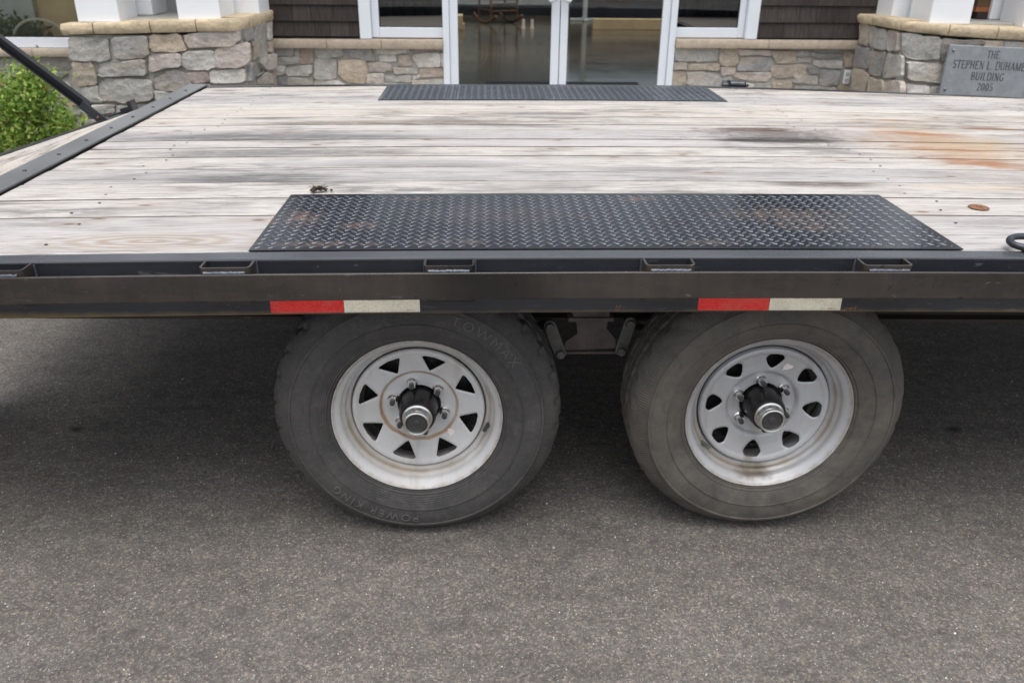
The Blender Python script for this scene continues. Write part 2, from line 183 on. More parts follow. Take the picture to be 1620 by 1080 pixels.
    if stains:
        yy = s.sep(p)[1]
        def stain(c, a, b, colr, f, ang=0, soft=.7, wob=.5, fr=6, lim=None, iso=False):
            nonlocal col
            if lim:                                 # soaked into one board only: ends at its joints
                f = s.math('MULTIPLY', s.math('MULTIPLY', s.math('GREATER_THAN', yy, lim[0]), s.math('LESS_THAN', yy, lim[1])), f)
            col = s.mix(s.math('MULTIPLY', s.math('MULTIPLY', s.blot(c, a, b, ang, soft, wob, fr, iso), brk), f), col, colr)
        brk = s.ramp(s.noise(s.scale(p, (9, 70, 1)), 1.0, 6, .74, .5), [(.38, .42), (.54, 1)])
        G = (.100, .097, .098)
        stain((Q['dA'][0], Q['dA'][1] - .03), .36, .105, G, .92, .0, .5, .3, 6, (.79, .975))
        stain((Q['dB'][0] - .02, Q['dB'][1] + .045), .28, .10, (.10, .085, .074), .95, 0, .5, .2, 6, (.612, .79))
        stain(Q['dC'], .42, .20, (.085, .068, .057), .80, 0, .7, 1.3, 13, None, True)
        stain((Q['dC'][0] - .05, Q['dC'][1] - .10), .30, .07, (.050, .046, .046), .98, 0, .4, .4)
        stain((Q['dC'][0] - .05, Q['dC'][1] + .11), .22, .055, (.085, .052, .033), .95, 0, .4, .5, 10)
        stain((Q['dC'][0] + .33, Q['dC'][1] - .02), .2, .06, (.30, .28, .27), .5, 0, .55, .5)
        stain(Q['dD'], .24, .05, G, .8, 0, .6, .3, 6, (1.72, 1.89))
        stain((Q['dE'][0], 1.75), .85, .07, (.15, .125, .105), .85, 0, .45, .5, 6, (1.72, 1.89))
        stain((Q['dF'][0] + .2, 1.47), .8, .08, G, .85, 0, .45, .6, 6, (1.43, 1.60))
        stain((-.55, 1.21), .8, .09, G, .75, 0, .5, .7, 6, (1.145, 1.295)); stain((-.1, 1.02), .5, .09, G, .7, 0, .5, .7, 6, (.975, 1.145)); stain((.15, 2.18), .7, .05, (.24, .215, .19), .7, 0, .5, .7); stain((.95, 2.0), .4, .04, G, .5, 0, .5, .7)
        stain((.5, 1.35), .8, .08, (.42, .40, .40), .5, 0, .55, .7)
        stain((-.1, 1.05), .9, .06, (.40, .39, .39), .5, 0, .55, .7)
        # rust run-off
        R1, R2 = (.29, .125, .052), (.42, .30, .175)
        stain((1.98, 1.45), .50, .62, R2, .42, 0, 1.0, 1.2, 9, None, True)
        stain((1.95, 1.35), .30, .42, R1, .45, .5, .8, 1.4, 11, None, True)
        stain((2.05, 1.35), .34, .42, (.40, .30, .18), .5, .6, 1.0, .9, 4)
        stain(Q['rA'], .22, .06, R1, .85, -.25, .55, .5, 9)
        stain((1.93, 1.30), .22, .05, R1, .7, -.15, .55, .6, 9)
        stain(Q['rB'], .24, .09, R1, .75, -.35, .55, .6, 8)
        stain((2.05, 1.0), .15, .05, R1, .6, -.35, .55, .6, 8)
        stain(Q['rC'], .16, .03, R1, .75, 0, .55, .5, 9)
        stain(Q['rD'], .20, .028, (.25, .10, .042), .95, -.08, .6, .4, 9)
        stain((2.75, 1.66), .38, .022, (.25, .10, .042), .9, 0, .6, .4, 9)
        stain((2.45, 1.60), .12, .02, R1, .8, -.3, .7, .4, 9)
        stain((2.35, .85), .7, .10, R2, .35, 0, 1, .9, 5)
        stain((1.80, .72), .35, .07, (.62, .47, .28), .35, 0, 1, .9, 5)
        # wide growth ring figure of the front board
        rr = s.node('ShaderNodeTexWave', wave_type='RINGS', rings_direction='Z')
        mp = s.node('ShaderNodeMapping'); s.L.new(p, mp.inputs[0])
        mp.inputs['Scale'].default_value = (.25, 1.0, 1.0)
        mp.inputs['Location'].default_value = (-Q['ring'][0] * .25, -Q['ring'][1], 0)
        s.L.new(mp.outputs[0], rr.inputs[0]); rr.inputs['Scale'].default_value = 16; rr.inputs['Distortion'].default_value = 2.2; rr.inputs['Detail'].default_value = 2
        rr.inputs['Detail Scale'].default_value = 1.6
        f = s.math('MULTIPLY', s.math('MULTIPLY', rr.outputs['Fac'], s.blot(Q['ring'], .42, .12, 0, .8, .2)), .9)
        col = s.mix(f, col, (.30, .235, .175))
    s.base(col)
    s.bump(s.math('ADD', fine, s.math('MULTIPLY', ck, .5)), .55, .004)
    return s.m
def m_paint(name, col, dust=None, dustf=.5, rough=.35, rust=0.0, spots=(), sc=3.0, metal=0.0):
    s = Mat(name, rough, metal, spec=.5); p = s.pos()
    c = col
    n = s.noise(s.scale(p, (1, 1, 3)), sc, 6, .65)
    if dust: c = s.mix(s.math('MULTIPLY', s.ramp(n, [(.25, .45), (.7, 1)]), dustf), c, dust)
    f = s.noise(p, 60, 5, .7)
    if rust: c = s.mix(s.ramp(s.math('MULTIPLY', f, s.noise(p, 6, 4, .7)), [(.40 - rust * .1, 0), (.44 - rust * .1, 1)]), c, (.22, .10, .045))
    for (cc, a, b, colr, fac) in spots:
        k = s.blot(cc, a, b, 0, .9, 1.1, 24, True)
        k = s.math('MULTIPLY', k, s.ramp(s.noise(p, 34, 5, .7), [(.40, 0), (.56, 1)]))
        c = s.mix(s.math('MULTIPLY', k, fac), c, colr)
    if name == 'scuffed_black_paint':
        z = s.sep(p)[2]
        e = s.ramp(s.math('ADD', z, s.math('MULTIPLY', s.math('SUBTRACT', s.noise(s.scale(p, (14, 1, 1)), 1.0, 5, .7), .5), .022)), [(.605, 1), (.6205, 0)])
        c = s.mix(s.math('MULTIPLY', e, .8), c, (.17, .115, .05))
        sc_ = s.noise(s.scale(p, (9, 1, 80)), 1.0, 4, .6, 1.0)
        c = s.mix(s.math('MULTIPLY', s.ramp(sc_, [(.64, 0), (.68, 1)]), .4), c, (.15, .16, .175))
    s.base(c)
    s.rough(s.math('ADD', s.math('MULTIPLY', n, .25), rough - .10))
    s.bump(s.noise(p, 25, 5, .6), .12, .004)
    return s.m
def m_rim(name, col, rough, metal, rusty):
    s = Mat(name, rough, metal); o = s.obj(); q = s.sep(o)
    r = s.math('SQRT', s.math('ADD', s.math('MULTIPLY', q[0], q[0]), s.math('MULTIPLY', q[2], q[2])))
    n = s.noise(o, 30, 5, .7); n2 = s.noise(o, 7, 4, .6)
    c = s.mix(s.math('MULTIPLY', s.ramp(n2, [(.4, 0), (.75, 1)]), .35), col, (.33, .30, .26))
    rw = s.math('ADD', r, s.math('MULTIPLY', s.math('SUBTRACT', n, .5), .010))
    if rusty:
        k = s.ramp(rw, [(.0955, 0), (.0985, 1), (.1015, 1), (.1045, 0)])
        k = s.math('MULTIPLY', k, s.ramp(n2, [(.25, .35), (.55, .85)]))
        c = s.mix(k, c, (.36, .19, .065))
        k = s.math('MULTIPLY', s.ramp(rw, [(.170, 0), (.176, 1), (.181, 0)]), .35)
        c = s.mix(k, c, (.26, .17, .10))
    k = s.math('MULTIPLY', s.ramp(rw, [(.178, 0), (.186, 1), (.196, .2), (.205, 0)]), s.ramp(n2, [(.35, 0), (.62, .8)]))
    c = s.mix(k, c, (.27, .20, .12))
    k = s.math('MULTIPLY', s.ramp(rw, [(.210, 0), (.2165, 1)]), s.ramp(n, [(.3, .15), (.6, .8)]))
    c = s.mix(k, c, (.30, .23, .16))
    if not rusty:      # dried mud in the bottom of the rim
        xx = s.math('ABSOLUTE', s.math('ADD', q[0], .005))
        k = s.math('MULTIPLY', s.ramp(s.math('ADD', xx, s.math('MULTIPLY', s.math('SUBTRACT', n, .5), .06)), [(.02, 1), (.055, 0)]), s.ramp(q[2], [(-.5, 0), (0, 0)]))
        z = s.math('MULTIPLY', q[2], -1.0)
        band = s.ramp(s.math('ADD', z, s.math('MULTIPLY', s.math('SUBTRACT', n, .5), .02)), [(.172, 0), (.182, 1), (.198, 1), (.206, 0)])
        k = s.math('MULTIPLY', s.ramp(s.math('ADD', xx, s.math('MULTIPLY', s.math('SUBTRACT', n, .5), .06)), [(.02, 1), (.06, 0)]), band)
        c = s.mix(s.math('MULTIPLY', k, .9), c, (.13, .10, .075))
        band = s.ramp(z, [(.13, 0), (.137, 1), (.158, .8), (.172, 0)])
        k = s.math('MULTIPLY', s.ramp(s.math('ADD', s.math('ABSOLUTE', s.math('ADD', q[0], .022)), s.math('MULTIPLY', s.math('SUBTRACT', n, .5), .02)), [(.006, 1), (.014, 0)]), band)
        c = s.mix(s.math('MULTIPLY', k, .7), c, (.17, .13, .09))
    ch = s.noise(o, 75, 5, .75, .4)
    c = s.mix(s.math('MULTIPLY', s.ramp(ch, [(.67, 0), (.70, 1)]), .75), c, (.20, .125, .07))
    c = s.mix(s.math('MULTIPLY', s.ramp(s.noise(s.scale(o, (16, 1, 2.5)), 1.0, 5, .7), [(.54, 0), (.68, 1)]), .32), c, (.30, .25, .195))
    s.base(c)
    return s.m
def m_rubber(name, a, b, f):
    s = Mat(name, .72, spec=.35); o = s.obj(); q = s.sep(o)
    n = s.noise(o, 9, 6, .68, .6); n3 = s.noise(o, 120, 4, .7)
    r = s.math('SQRT', s.math('ADD', s.math('MULTIPLY', q[0], q[0]), s.math('MULTIPLY', q[2], q[2])))
    c = s.mix(s.math('MULTIPLY', s.ramp(n, [(.30, .1), (.70, 1)]), f), a, b)
    c = s.mix(s.math('MULTIPLY', s.ramp(n3, [(.5, 0), (.8, 1)]), .25), c, (.16, .14, .12))
    # dusty shoulder and a thin tan wear line
    sm = s.noise(s.scale(o, (1, 1, 1)), 22, 6, .75, 1.5)
    c = s.mix(s.math('MULTIPLY', s.ramp(sm, [(.52, 0), (.66, 1)]), .35), c, (.13, .12, .11))
    c = s.mix(s.math('MULTIPLY', s.ramp(s.noise(o, 15, 5, .7, 2.0), [(.56, 0), (.68, 1)]), .5), c, a)
    k = s.ramp(r, [(.315, 0), (.335, 1), (.352, .2)])
    c = s.mix(s.math('MULTIPLY', k, s.ramp(n, [(.35, .1), (.65, .55)])), c, (.115, .105, .094))
    # moulded ribs: fine rings near the bead, short radial ribs under the shoulder
    rg = s.math('SINE', s.math('MULTIPLY', r, 1150.0)); rgm = s.math('MULTIPLY', s.ramp(r, [(.232, 0), (.236, 1), (.252, 1), (.256, 0)]), .5 if name == 'tyre_rubber' else .12)
    an = s.math('ARCTAN2', q[0], q[2]); rb = s.math('SINE', s.math('MULTIPLY', an, 300.0)); rbm = s.ramp(r, [(.326, 0), (.329, 1), (.342, 1), (.346, 0)])
    hh = s.math('ADD', s.math('ADD', s.math('MULTIPLY', rg, rgm), s.math('MULTIPLY', rb, rbm)), s.math('MULTIPLY', n3, .8))
    s.base(c); s.bump(hh, .55, .0022)
    return s.m
def m_stone():
    s = Mat('fieldstone', .88, spec=.25); o = s.pos(); r = s.rnd()
    n = s.noise(s.scale(o, (1, 1, 1), r), 9, 6, .68, .5); n2 = s.noise(s.scale(o, (1, 1, 1.8), r), 2.6, 3, .5); f = s.noise(o, 70, 5, .7)
    c = s.mix(1.0, s.ocol(), s.ramp(n, [(.25, .66), (.5, 1.0), (.75, 1.25)]), 'MULTIPLY')
    c = s.mix(s.math('MULTIPLY', s.ramp(n2, [(.5, 0), (.64, 1)]), .38), c, (.44, .345, .25))
    c = s.mix(s.math('MULTIPLY', s.ramp(s.noise(s.scale(o, (1, 1, 1), r), 4.5, 4, .6), [(.54, 0), (.70, 1)]), .45), c, (.20, .20, .19))
    c = s.mix(1.0, c, s.ramp(f, [(.3, .78), (.7, 1.16)]), 'MULTIPLY')
    cr = s.voro(s.scale(o, (1, 1, 1.6), r), 14, 'Distance', 'F1')
    s.base(c); s.bump(s.math('ADD', s.math('ADD', n, s.math('MULTIPLY', cr, .45)), s.math('MULTIPLY', f, .4)), .85, .022)
    return s.m
def m_speck(name, a, b, sc, rough=.85, bump=.4, dist=.004):
    s = Mat(name, rough, spec=.3); o = s.pos()
    n = s.noise(o, sc, 6, .7); n2 = s.noise(o, sc * .12, 4, .6)
    c = s.mix(s.ramp(n, [(.3, 0), (.7, 1)]), a, b)
    c = s.mix(1.0, c, s.ramp(n2, [(.3, .84), (.7, 1.1)]), 'MULTIPLY')
    s.base(c); s.bump(n, bump, dist); return s.m
def m_plain(name, col, rough=.5, metal=0.0, var=.12, sc=8):
    s = Mat(name, rough, metal); o = s.pos()
    s.base(s.mix(1.0, col, s.ramp(s.noise(o, sc, 5, .6), [(.3, 1 - var), (.7, 1 + var)]), 'MULTIPLY')); return s.m
def m_glass():
    s = Mat('glass'); s.N.remove(s.b)
    t = s.node('ShaderNodeBsdfTransparent'); t.inputs[0].default_value = (.90, .93, .92, 1)
    g = s.node('ShaderNodeBsdfGlossy'); g.inputs['Roughness'].default_value = .01
    fr = s.node('ShaderNodeFresnel'); fr.inputs['IOR'].default_value = 1.5
    mx = s.node('ShaderNodeMixShader'); s.L.new(fr.outputs[0], mx.inputs[0]); s.L.new(t.outputs[0], mx.inputs[1]); s.L.new(g.outputs[0], mx.inputs[2])
    s.L.new(mx.outputs[0], s.N['Material Output'].inputs[0]); return s.m
def m_leaf():
    s = Mat('leaves', .55, spec=.35); r = s.node('ShaderNodeAttribute', attribute_name='tint').outputs['Fac']
    s.base(s.ramp(r, [(0, (.04, .085, .016)), (.35, (.17, .29, .045)), (.7, (.38, .49, .10)), (.93, (.50, .56, .18)), (1, (.38, .22, .09))]))
    tr = s.node('ShaderNodeBsdfTranslucent'); s.L.new(s.b.inputs['Base Color'].links[0].from_socket, tr.inputs[0])
    mx = s.node('ShaderNodeMixShader'); mx.inputs[0].default_value = .35; s.L.new(s.b.outputs[0], mx.inputs[1]); s.L.new(tr.outputs[0], mx.inputs[2]); s.L.new(mx.outputs[0], s.N['Material Output'].inputs[0])
    return s.m
def m_shingle():
    s = Mat('siding_stain', .8, spec=.25); p = s.pos(); r = s.rnd()
    n = s.noise(s.scale(p, (60, 60, 3), r), 1, 5, .65)
    c = s.ramp(n, [(.3, (.030, .024, .021)), (.7, (.062, .051, .046))])
    c = s.mix(1.0, c, s.ramp(r, [(0, .8), (1, 1.2)]), 'MULTIPLY'); s.base(c); s.bump(n, .5, .004); return s.m
def m_lobby():
    s = Mat('polished_concrete', .12, spec=.5); p = s.pos()
    n = s.noise(p, 1.3, 6, .65)
    s.base(s.ramp(n, [(.3, (.058, .045, .030)), (.7, (.115, .091, .062))])); s.rough(s.math('ADD', s.math('MULTIPLY', s.noise(p, 6, 4), .14), .06)); return s.m

MT = {}
MT['asphalt'] = m_asphalt(); MT['wood'] = m_wood(True); MT['tailwood'] = m_wood(False)
MT['black'] = m_paint('black_paint', (.010, .0115, .014), (.030, .032, .036), .5, .30)
def m_rail():
    s = Mat('dusty_black_paint', .3, spec=.5); p = s.pos()
    n = s.noise(s.scale(p, (1.6, 1, 5)), 1.6, 6, .66); v = s.noise(s.scale(p, (26, 1, 3)), 1.0, 5, .7); f = s.noise(p, 70, 5, .7)
    k = s.ramp(n, [(.30, .35), (.62, 1)])
    k = s.math('MULTIPLY', k, s.ramp(v, [(.30, .72), (.6, 1)]))
    person_refl = s.blot((.19, 0), .22, 3, 0, .8, .35, 14, True)                 # dark reflection of the person at the camera, painted by thinning the dust
    k = s.math('MULTIPLY', k, s.math('SUBTRACT', 1.0, s.math('MULTIPLY', person_refl, .75)))
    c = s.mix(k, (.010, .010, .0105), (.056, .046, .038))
    sc = s.noise(s.scale(p, (14, 1, 60)), 1.0, 4, .6, 1.2)
    c = s.mix(s.math('MULTIPLY', s.ramp(sc, [(.67, 0), (.70, 1)]), .45), c, (.17, .155, .14))
    c = s.mix(s.ramp(s.math('MULTIPLY', f, s.noise(p, 5, 4, .7)), [(.385, 0), (.40, 1)]), c, (.012, .010, .010))
    s.base(c); s.rough(s.math('ADD', s.math('MULTIPLY', k, .24), .13)); s.bump(s.math('ADD', s.noise(p, 20, 5, .6), f), .10, .004); return s.m
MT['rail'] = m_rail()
MT['rail'].name = 'dusty_black_paint'
MT['web'] = m_paint('scuffed_black_paint', (.011, .013, .017), (.040, .043, .050), .75, .30, .08)
MT['flange'] = m_paint('worn_black_paint', (.034, .039, .048), (.105, .108, .115), .6, .26, 0)
MT['grey_edge'] = m_paint('worn_grey_paint', (.060, .066, .072), (.19, .193, .19), .8, .34, 0)
MT['under'] = m_paint('road_grime', (.020, .018, .017), (.070, .052, .044), .6, .75, .3)
MT['hanger'] = m_plain('dusty_brown_steel', (.125, .10, .088), .75, 0, .35, 20)
MT['link'] = m_plain('grey_steel', (.15, .14, .13), .6, .2, .3, 25)
RU = (.23, .135, .085)
RU2 = (.17, .125, .092)
TS = [((Q['rustp1'][0], Q['rustp1'][1]), .10, .10, RU, .6), ((-.16, .31), .08, .05, RU, .5), ((Q['rustp2'][0], Q['rustp2'][1]), .24, .09, RU2, .6), ((1.05, .30), .15, .07, RU2, .5),
    ((.62, .56), .10, .04, RU, .5), ((-.22, .16), .2, .03, RU, .4), ((.1, .17), .12, .03, RU2, .5), ((.75, .16), .10, .03, RU2, .5), ((-.02, .56), .1, .03, RU, .4), ((.2, .40), .3, .14, RU2, .25)]
MT['plate'] = m_paint('tread_plate_paint', (.008, .0095, .012), (.028, .030, .034), .8, .17, 0, spots=TS)
MT['tread'] = m_paint('worn_tread', (.045, .050, .060), (.21, .225, .25), .95, .24, 0, spots=TS[2:4], metal=.85)
MT['rim_a'] = m_rim('wheel_silver_pale', (.60, .60, .595), .5, .08, True)
MT['rim_b'] = m_rim('wheel_silver', (.50, .505, .515), .42, .2, False)
MT['tyre_a'] = m_rubber('tyre_rubber', (.040, .0395, .041), (.086, .080, .074), .8)
MT['tyre_b'] = m_rubber('muddy_tyre_rubber', (.052, .050, .047), (.142, .126, .104), .95)
MT['hub'] = m_plain('hub_black', (.016, .014, .013), .32, .1, .5, 60)
MT['chrome'] = m_plain('chrome', (.85, .85, .83), .22, 1.0, .08, 40)
MT['cap'] = m_plain('zinc_cap', (.70, .70, .66), .28, 1.0, .15, 40)
MT['stud'] = m_plain('stud_cap', (.055, .058, .065), .45, 0)
MT['plug'] = m_plain('rubber_plug', (.045, .044, .043), .55, 0)
def m_tape(name, a, b):
    s = Mat(name, .32, spec=.5); p = s.pos()
    h = s.voro(s.scale(p, (1, .01, 1)), 210, 'Distance')
    c = s.mix(s.ramp(h, [(.35, 0), (.62, 1)]), a, b)
    c = s.mix(s.math('MULTIPLY', s.ramp(s.noise(s.scale(p, (9, 1, 9)), 1.0, 6, .7), [(.48, 0), (.72, 1)]), .30), c, (.30, .26, .21))
    z = s.sep(p)[2]; c = s.mix(s.math('MULTIPLY', s.ramp(s.math('ADD', z, s.math('MULTIPLY', s.noise(s.scale(p, (30, 1, 30)), 1.0, 4, .7), .012)), [(.620, .5), (.6285, 0)]), .6), c, (.20, .15, .11))
    s.base(c); return s.m
MT['red'] = m_tape('red_reflective', (.70, .045, .04), (.58, .025, .022))
MT['white_tape'] = m_tape('white_reflective', (.80, .765, .64), (.70, .66, .52))
MT['tape_print'] = m_plain('tape_print', (.63, .585, .44), .4)
MT['stone'] = m_stone()
MT['mortar'] = m_speck('mortar', (.30, .285, .255), (.43, .41, .37), 60, .95, .6, .006)
MT['cap_stone'] = m_speck('tan_cap_stone', (.46, .365, .24), (.66, .55, .385), 22, .9, 1.0, .014)
MT['ledge'] = m_speck('pale_tan_ledge', (.37, .305, .235), (.50, .42, .335), 30, .9, .7, .006)
MT['shingle'] = m_shingle()
MT['trim'] = m_plain('white_trim_paint', (.72, .76, .80), .4, 0, .03, 3)
MT['column'] = m_plain('white_column_paint', (.84, .86, .88), .45, 0, .03, 3)
MT['alu'] = m_plain('white_aluminium', (.70, .735, .78), .32, 0, .03, 5)
MT['gasket'] = m_plain('black_gasket', (.01, .01, .012), .6)
MT['glass'] = m_glass()
MT['leaf'] = m_leaf(); MT['stem'] = m_plain('red_brown_stem', (.14, .06, .035), .7)
MT['lobby'] = m_lobby()
MT['int_wall'] = m_plain('grey_wall_paint', (.36, .37, .35), .6)
MT['int_base'] = m_plain('dark_baseboard', (.012, .013, .016), .4)
MT['int_dark'] = m_plain('dark_cloth', (.010, .013, .022), .75, 0, .4, 5)
MT['ceiling'] = m_plain('ceiling_paint', (.5, .5, .48), .8)
MT['chair_wood'] = m_plain('brown_chair_wood', (.10, .045, .02), .4, 0, .4, 12)
MT['tan'] = m_plain('pale_tan_board', (.52, .38, .22), .6, 0, .15, 5)
MT['pinktan'] = m_plain('pale_pink_board', (.70, .55, .45), .6, 0, .06, 5)
MT['greysteel'] = m_plain('grey_post_paint', (.42, .43, .40), .4, 0, .1)
MT['granite'] = m_speck('blue_grey_granite', (.23, .25, .265), (.33, .35, .365), 130, .5, .1, .002)
MT['engrave'] = m_plain('engraved_dark', (.014, .014, .02), .7)
MT['boltgrey'] = m_plain('plaque_bolt', (.22, .24, .26), .3, .8)
MT['plastic'] = m_plain('pale_plastic', (.66, .68, .66), .4, 0, .03)
MT['slot'] = m_plain('dark_slot', (.03, .03, .03), .6)
MT['rust'] = m_speck('rusty_iron', (.13, .06, .032), (.30, .15, .085), 60, .8, .4)
MT['dirt'] = m_speck('dry_dirt', (.030, .022, .014), (.10, .07, .045), 50, .95, .8, .01)
MT['forged'] = m_plain('forged_steel', (.055, .060, .068), .35, .6, .4, 20)
MT['oldwood'] = m_plain('brown_board', (.11, .065, .035), .7, 0, .4, 8)
MT['orangewood'] = m_plain('orange_brown_board', (.30, .105, .035), .7, 0, .3, 8)
MT['darkwood'] = m_plain('dark_board', (.03, .02, .018), .7, 0, .3, 8)
MT['flag'] = m_speck('grey_flagstone', (.33, .32, .29), (.46, .44, .40), 14, .9, .6, .008)
MT['cream'] = m_plain('cream_hoop', (.72, .66, .50), .5)
MT['banner'] = m_plain('tan_banner', (.70, .49, .25), .7, 0, .25, 2.6)
MT['greypanel'] = m_plain('grey_panel', (.55, .54, .48), .6)
MT['grit'] = m_speck('light_grit', (.26, .24, .215), (.80, .78, .74), 40, .8, .2)
MT['weld'] = m_plain('painted_weld', (.085, .095, .12), .28, .1, .5, 200)

# ------------------------------------------------------------------ mesh helper
class MB:
    def __init__(s): s.v = []; s.f = []
    def add(s, vs, fs):
        b = len(s.v); s.v += [tuple(v) for v in vs]; s.f += [tuple(i + b for i in f) for f in fs]; return s
    def box(s, x0, x1, y0, y1, z0, z1, M=None):
        vs = [Vector((x, y, z)) for z in (z0, z1) for y in (y0, y1) for x in (x0, x1)]
        if M: vs = [M @ v for v in vs]
        return s.add(vs, [(0, 2, 3, 1), (4, 5, 7, 6), (0, 1, 5, 4), (2, 6, 7, 3), (0, 4, 6, 2), (1, 3, 7, 5)])
    def prism(s, poly, y0, y1, axis='y', M=None):
        n = len(poly); vs = []
        for t in (y0, y1):
            for a, b in poly:
                vs.append(Vector({'y': (a, t, b), 'x': (t, a, b), 'z': (a, b, t)}[axis]))
        if M: vs = [M @ v for v in vs]
        return s.add(vs, [tuple(range(n)), tuple(range(2 * n - 1, n - 1, -1))] + [(i, i + n, (i + 1) % n + n, (i + 1) % n) for i in range(n)])
    def run(s, poly, x0, x1, nseg=28):
        n = len(poly); vs = []; fs = []
        for i in range(nseg + 1):
            x = x0 + (x1 - x0) * i / nseg; vs += [(x, a, b) for a, b in poly]
        for i in range(nseg):
            for k in range(n): fs.append((i * n + k, i * n + (k + 1) % n, (i + 1) * n + (k + 1) % n, (i + 1) * n + k))
        fs += [tuple(range(n - 1, -1, -1)), tuple(range(nseg * n, nseg * n + n))]
        return s.add(vs, fs)
    def lathe(s, prof, n=48, c=(0, 0, 0), close0=False, close1=False):
        """profile of (radius, y) turned about the Y axis through c"""
        vs = []; fs = []; m_ = len(prof)
        for i in range(n):
            a = 2 * pi * i / n
            for r, y in prof: vs.append((c[0] + r * sin(a), c[1] + y, c[2] + r * cos(a)))
        for i in range(n):
            j = (i + 1) % n
            for k in range(m_ - 1): fs.append((i * m_ + k, j * m_ + k, j * m_ + k + 1, i * m_ + k + 1))
        if close0: fs.append(tuple(i * m_ for i in range(n)))
        if close1: fs.append(tuple(i * m_ + m_ - 1 for i in range(n - 1, -1, -1)))
        return s.add(vs, fs)
    def tube(s, pts, r, n=8, closed=False):
        pts = [Vector(p) for p in pts]; vs = []; fs = []; m_ = len(pts)
        for i, p in enumerate(pts):
            a = pts[(i - 1) % m_] if (i or closed) else p; b = pts[(i + 1) % m_] if (i < m_ - 1 or closed) else p
            t = (b - a).normalized(); u = t.orthogonal() if abs(t.z) > .95 else t.cross(Vector((0, 0, 1))); u.normalize(); w = t.cross(u)
            rr = r[i] if isinstance(r, (list, tuple)) else r
            for k in range(n):
                q = 2 * pi * k / n; vs.append(p + (u * cos(q) + w * sin(q)) * rr)
        for i in range(m_ if closed else m_ - 1):
            j = (i + 1) % m_
            for k in range(n): fs.append((i * n + k, i * n + (k + 1) % n, j * n + (k + 1) % n, j * n + k))
        if not closed: fs += [tuple(range(n - 1, -1, -1)), tuple(range((m_ - 1) * n, m_ * n))]
        return s.add(vs, fs)
    def mesh(s, name, mat, smooth=None):
        me = bpy.data.meshes.new(name); me.from_pydata(s.v, [], s.f); me.update()
        if mat: me.materials.append(mat)
        b = bmesh.new(); b.from_mesh(me); bmesh.ops.recalc_face_normals(b, faces=b.faces); b.to_mesh(me); b.free()
        if smooth is not None:
            me.polygons.foreach_set('use_smooth', [True] * len(me.polygons)); me.set_sharp_from_angle(angle=radians(smooth))
        return me
    def build(s, name, mat, parent=None, smooth=None, bevel=0, seg=2, loc=(0, 0, 0)):
        o = bpy.data.objects.new(name, s.mesh(name, mat, smooth)); COL.objects.link(o); o.location = loc
        if parent: o.parent = parent
        if bevel:
            md = o.modifiers.new('bevel', 'BEVEL'); md.width = bevel; md.segments = seg; md.limit_method = 'ANGLE'; md.angle_limit = radians(40)
        return o
def link(name, me, parent=None, loc=(0, 0, 0)):
    o = bpy.data.objects.new(name, me); COL.objects.link(o); o.location = loc
    if parent: o.parent = parent
    return o
def empty(name, loc=(0, 0, 0), parent=None):
    o = bpy.data.objects.new(name, None); COL.objects.link(o); o.location = loc; o.empty_display_size = .1
    if parent: o.parent = parent
    return o
def tag(o, label=None, cat=None, group=None, kind=None):
    for k, v in (('label', label), ('category', cat), ('group', group), ('kind', kind)):
        if v: o[k] = v
    return o
RV = lambda a, b: random.uniform(a, b)

# ================================================================== ground
CAM = Vector(co.matrix_world.translation); KW = 1.10          # the wheels stand inboard of the rub rail
def inb(p): return CAM + (Vector(p) - CAM) * KW
GZ = inb((0, 0, -.011)).z
gm = MB(); gm.add([(-70, -70, GZ), (70, -70, GZ), (70, 70, GZ), (-70, 70, GZ)], [(0, 1, 2, 3)])
tag(gm.build('asphalt_ground', MT['asphalt']), kind='structure')
gr = MB()
def in_view_ground(n, lo, hi, zs):
    for _ in range(n):
        x = RV(-1.6, 2.4); y = RV(-.50, 1.3); r = RV(lo, hi) * (1 if random.random() < .93 else 1.5)
        b = [(x + r * cos(a) * RV(.7, 1.2), y + r * sin(a) * RV(.7, 1.2), GZ - .0005) for a in (0, 1.25, 2.5, 3.75, 5.0)]
        t = [(x + (p[0] - x) * .6, y + (p[1] - y) * .6, GZ + r * zs) for p in b]
        gr.add(b + t, [(0, 1, 6, 5), (1, 2, 7, 6), (2, 3, 8, 7), (3, 4, 9, 8), (4, 0, 5, 9), (5, 6, 7, 8, 9)])
in_view_ground(1100, .0010, .0026, .7)
tag(gr.build('loose_grit', MT['grit']), kind='stuff')

# ================================================================== flatbed trailer
H = .757; XL, XR = -1.30, 4.3
T = empty('flatbed_trailer', (1.0, 1.4, 0)); T['label'] = 'black flatbed trailer with a weathered plank deck and two silver wheels'; T['category'] = 'trailer'
def part(mb, name, mat, parent=None, **k):
    p = parent or T; o = mb.build(name, mat, None, **k); o.parent = p
    o.matrix_parent_inverse = Matrix.Translation(-wpos(p)); return o
def wpos(o):
    v = Vector(o.location)
    # parents of parts are never rotated here
    q = o.parent
    if q is not None: v = q_world[o.name] if o.name in q_world else v
    return v
q_world = {}
def sub_empty(name, loc):
    o = empty(name, loc); o.parent = T; o.matrix_parent_inverse = Matrix.Translation(-Vector(T.location)); q_world[o.name] = Vector(loc); return o
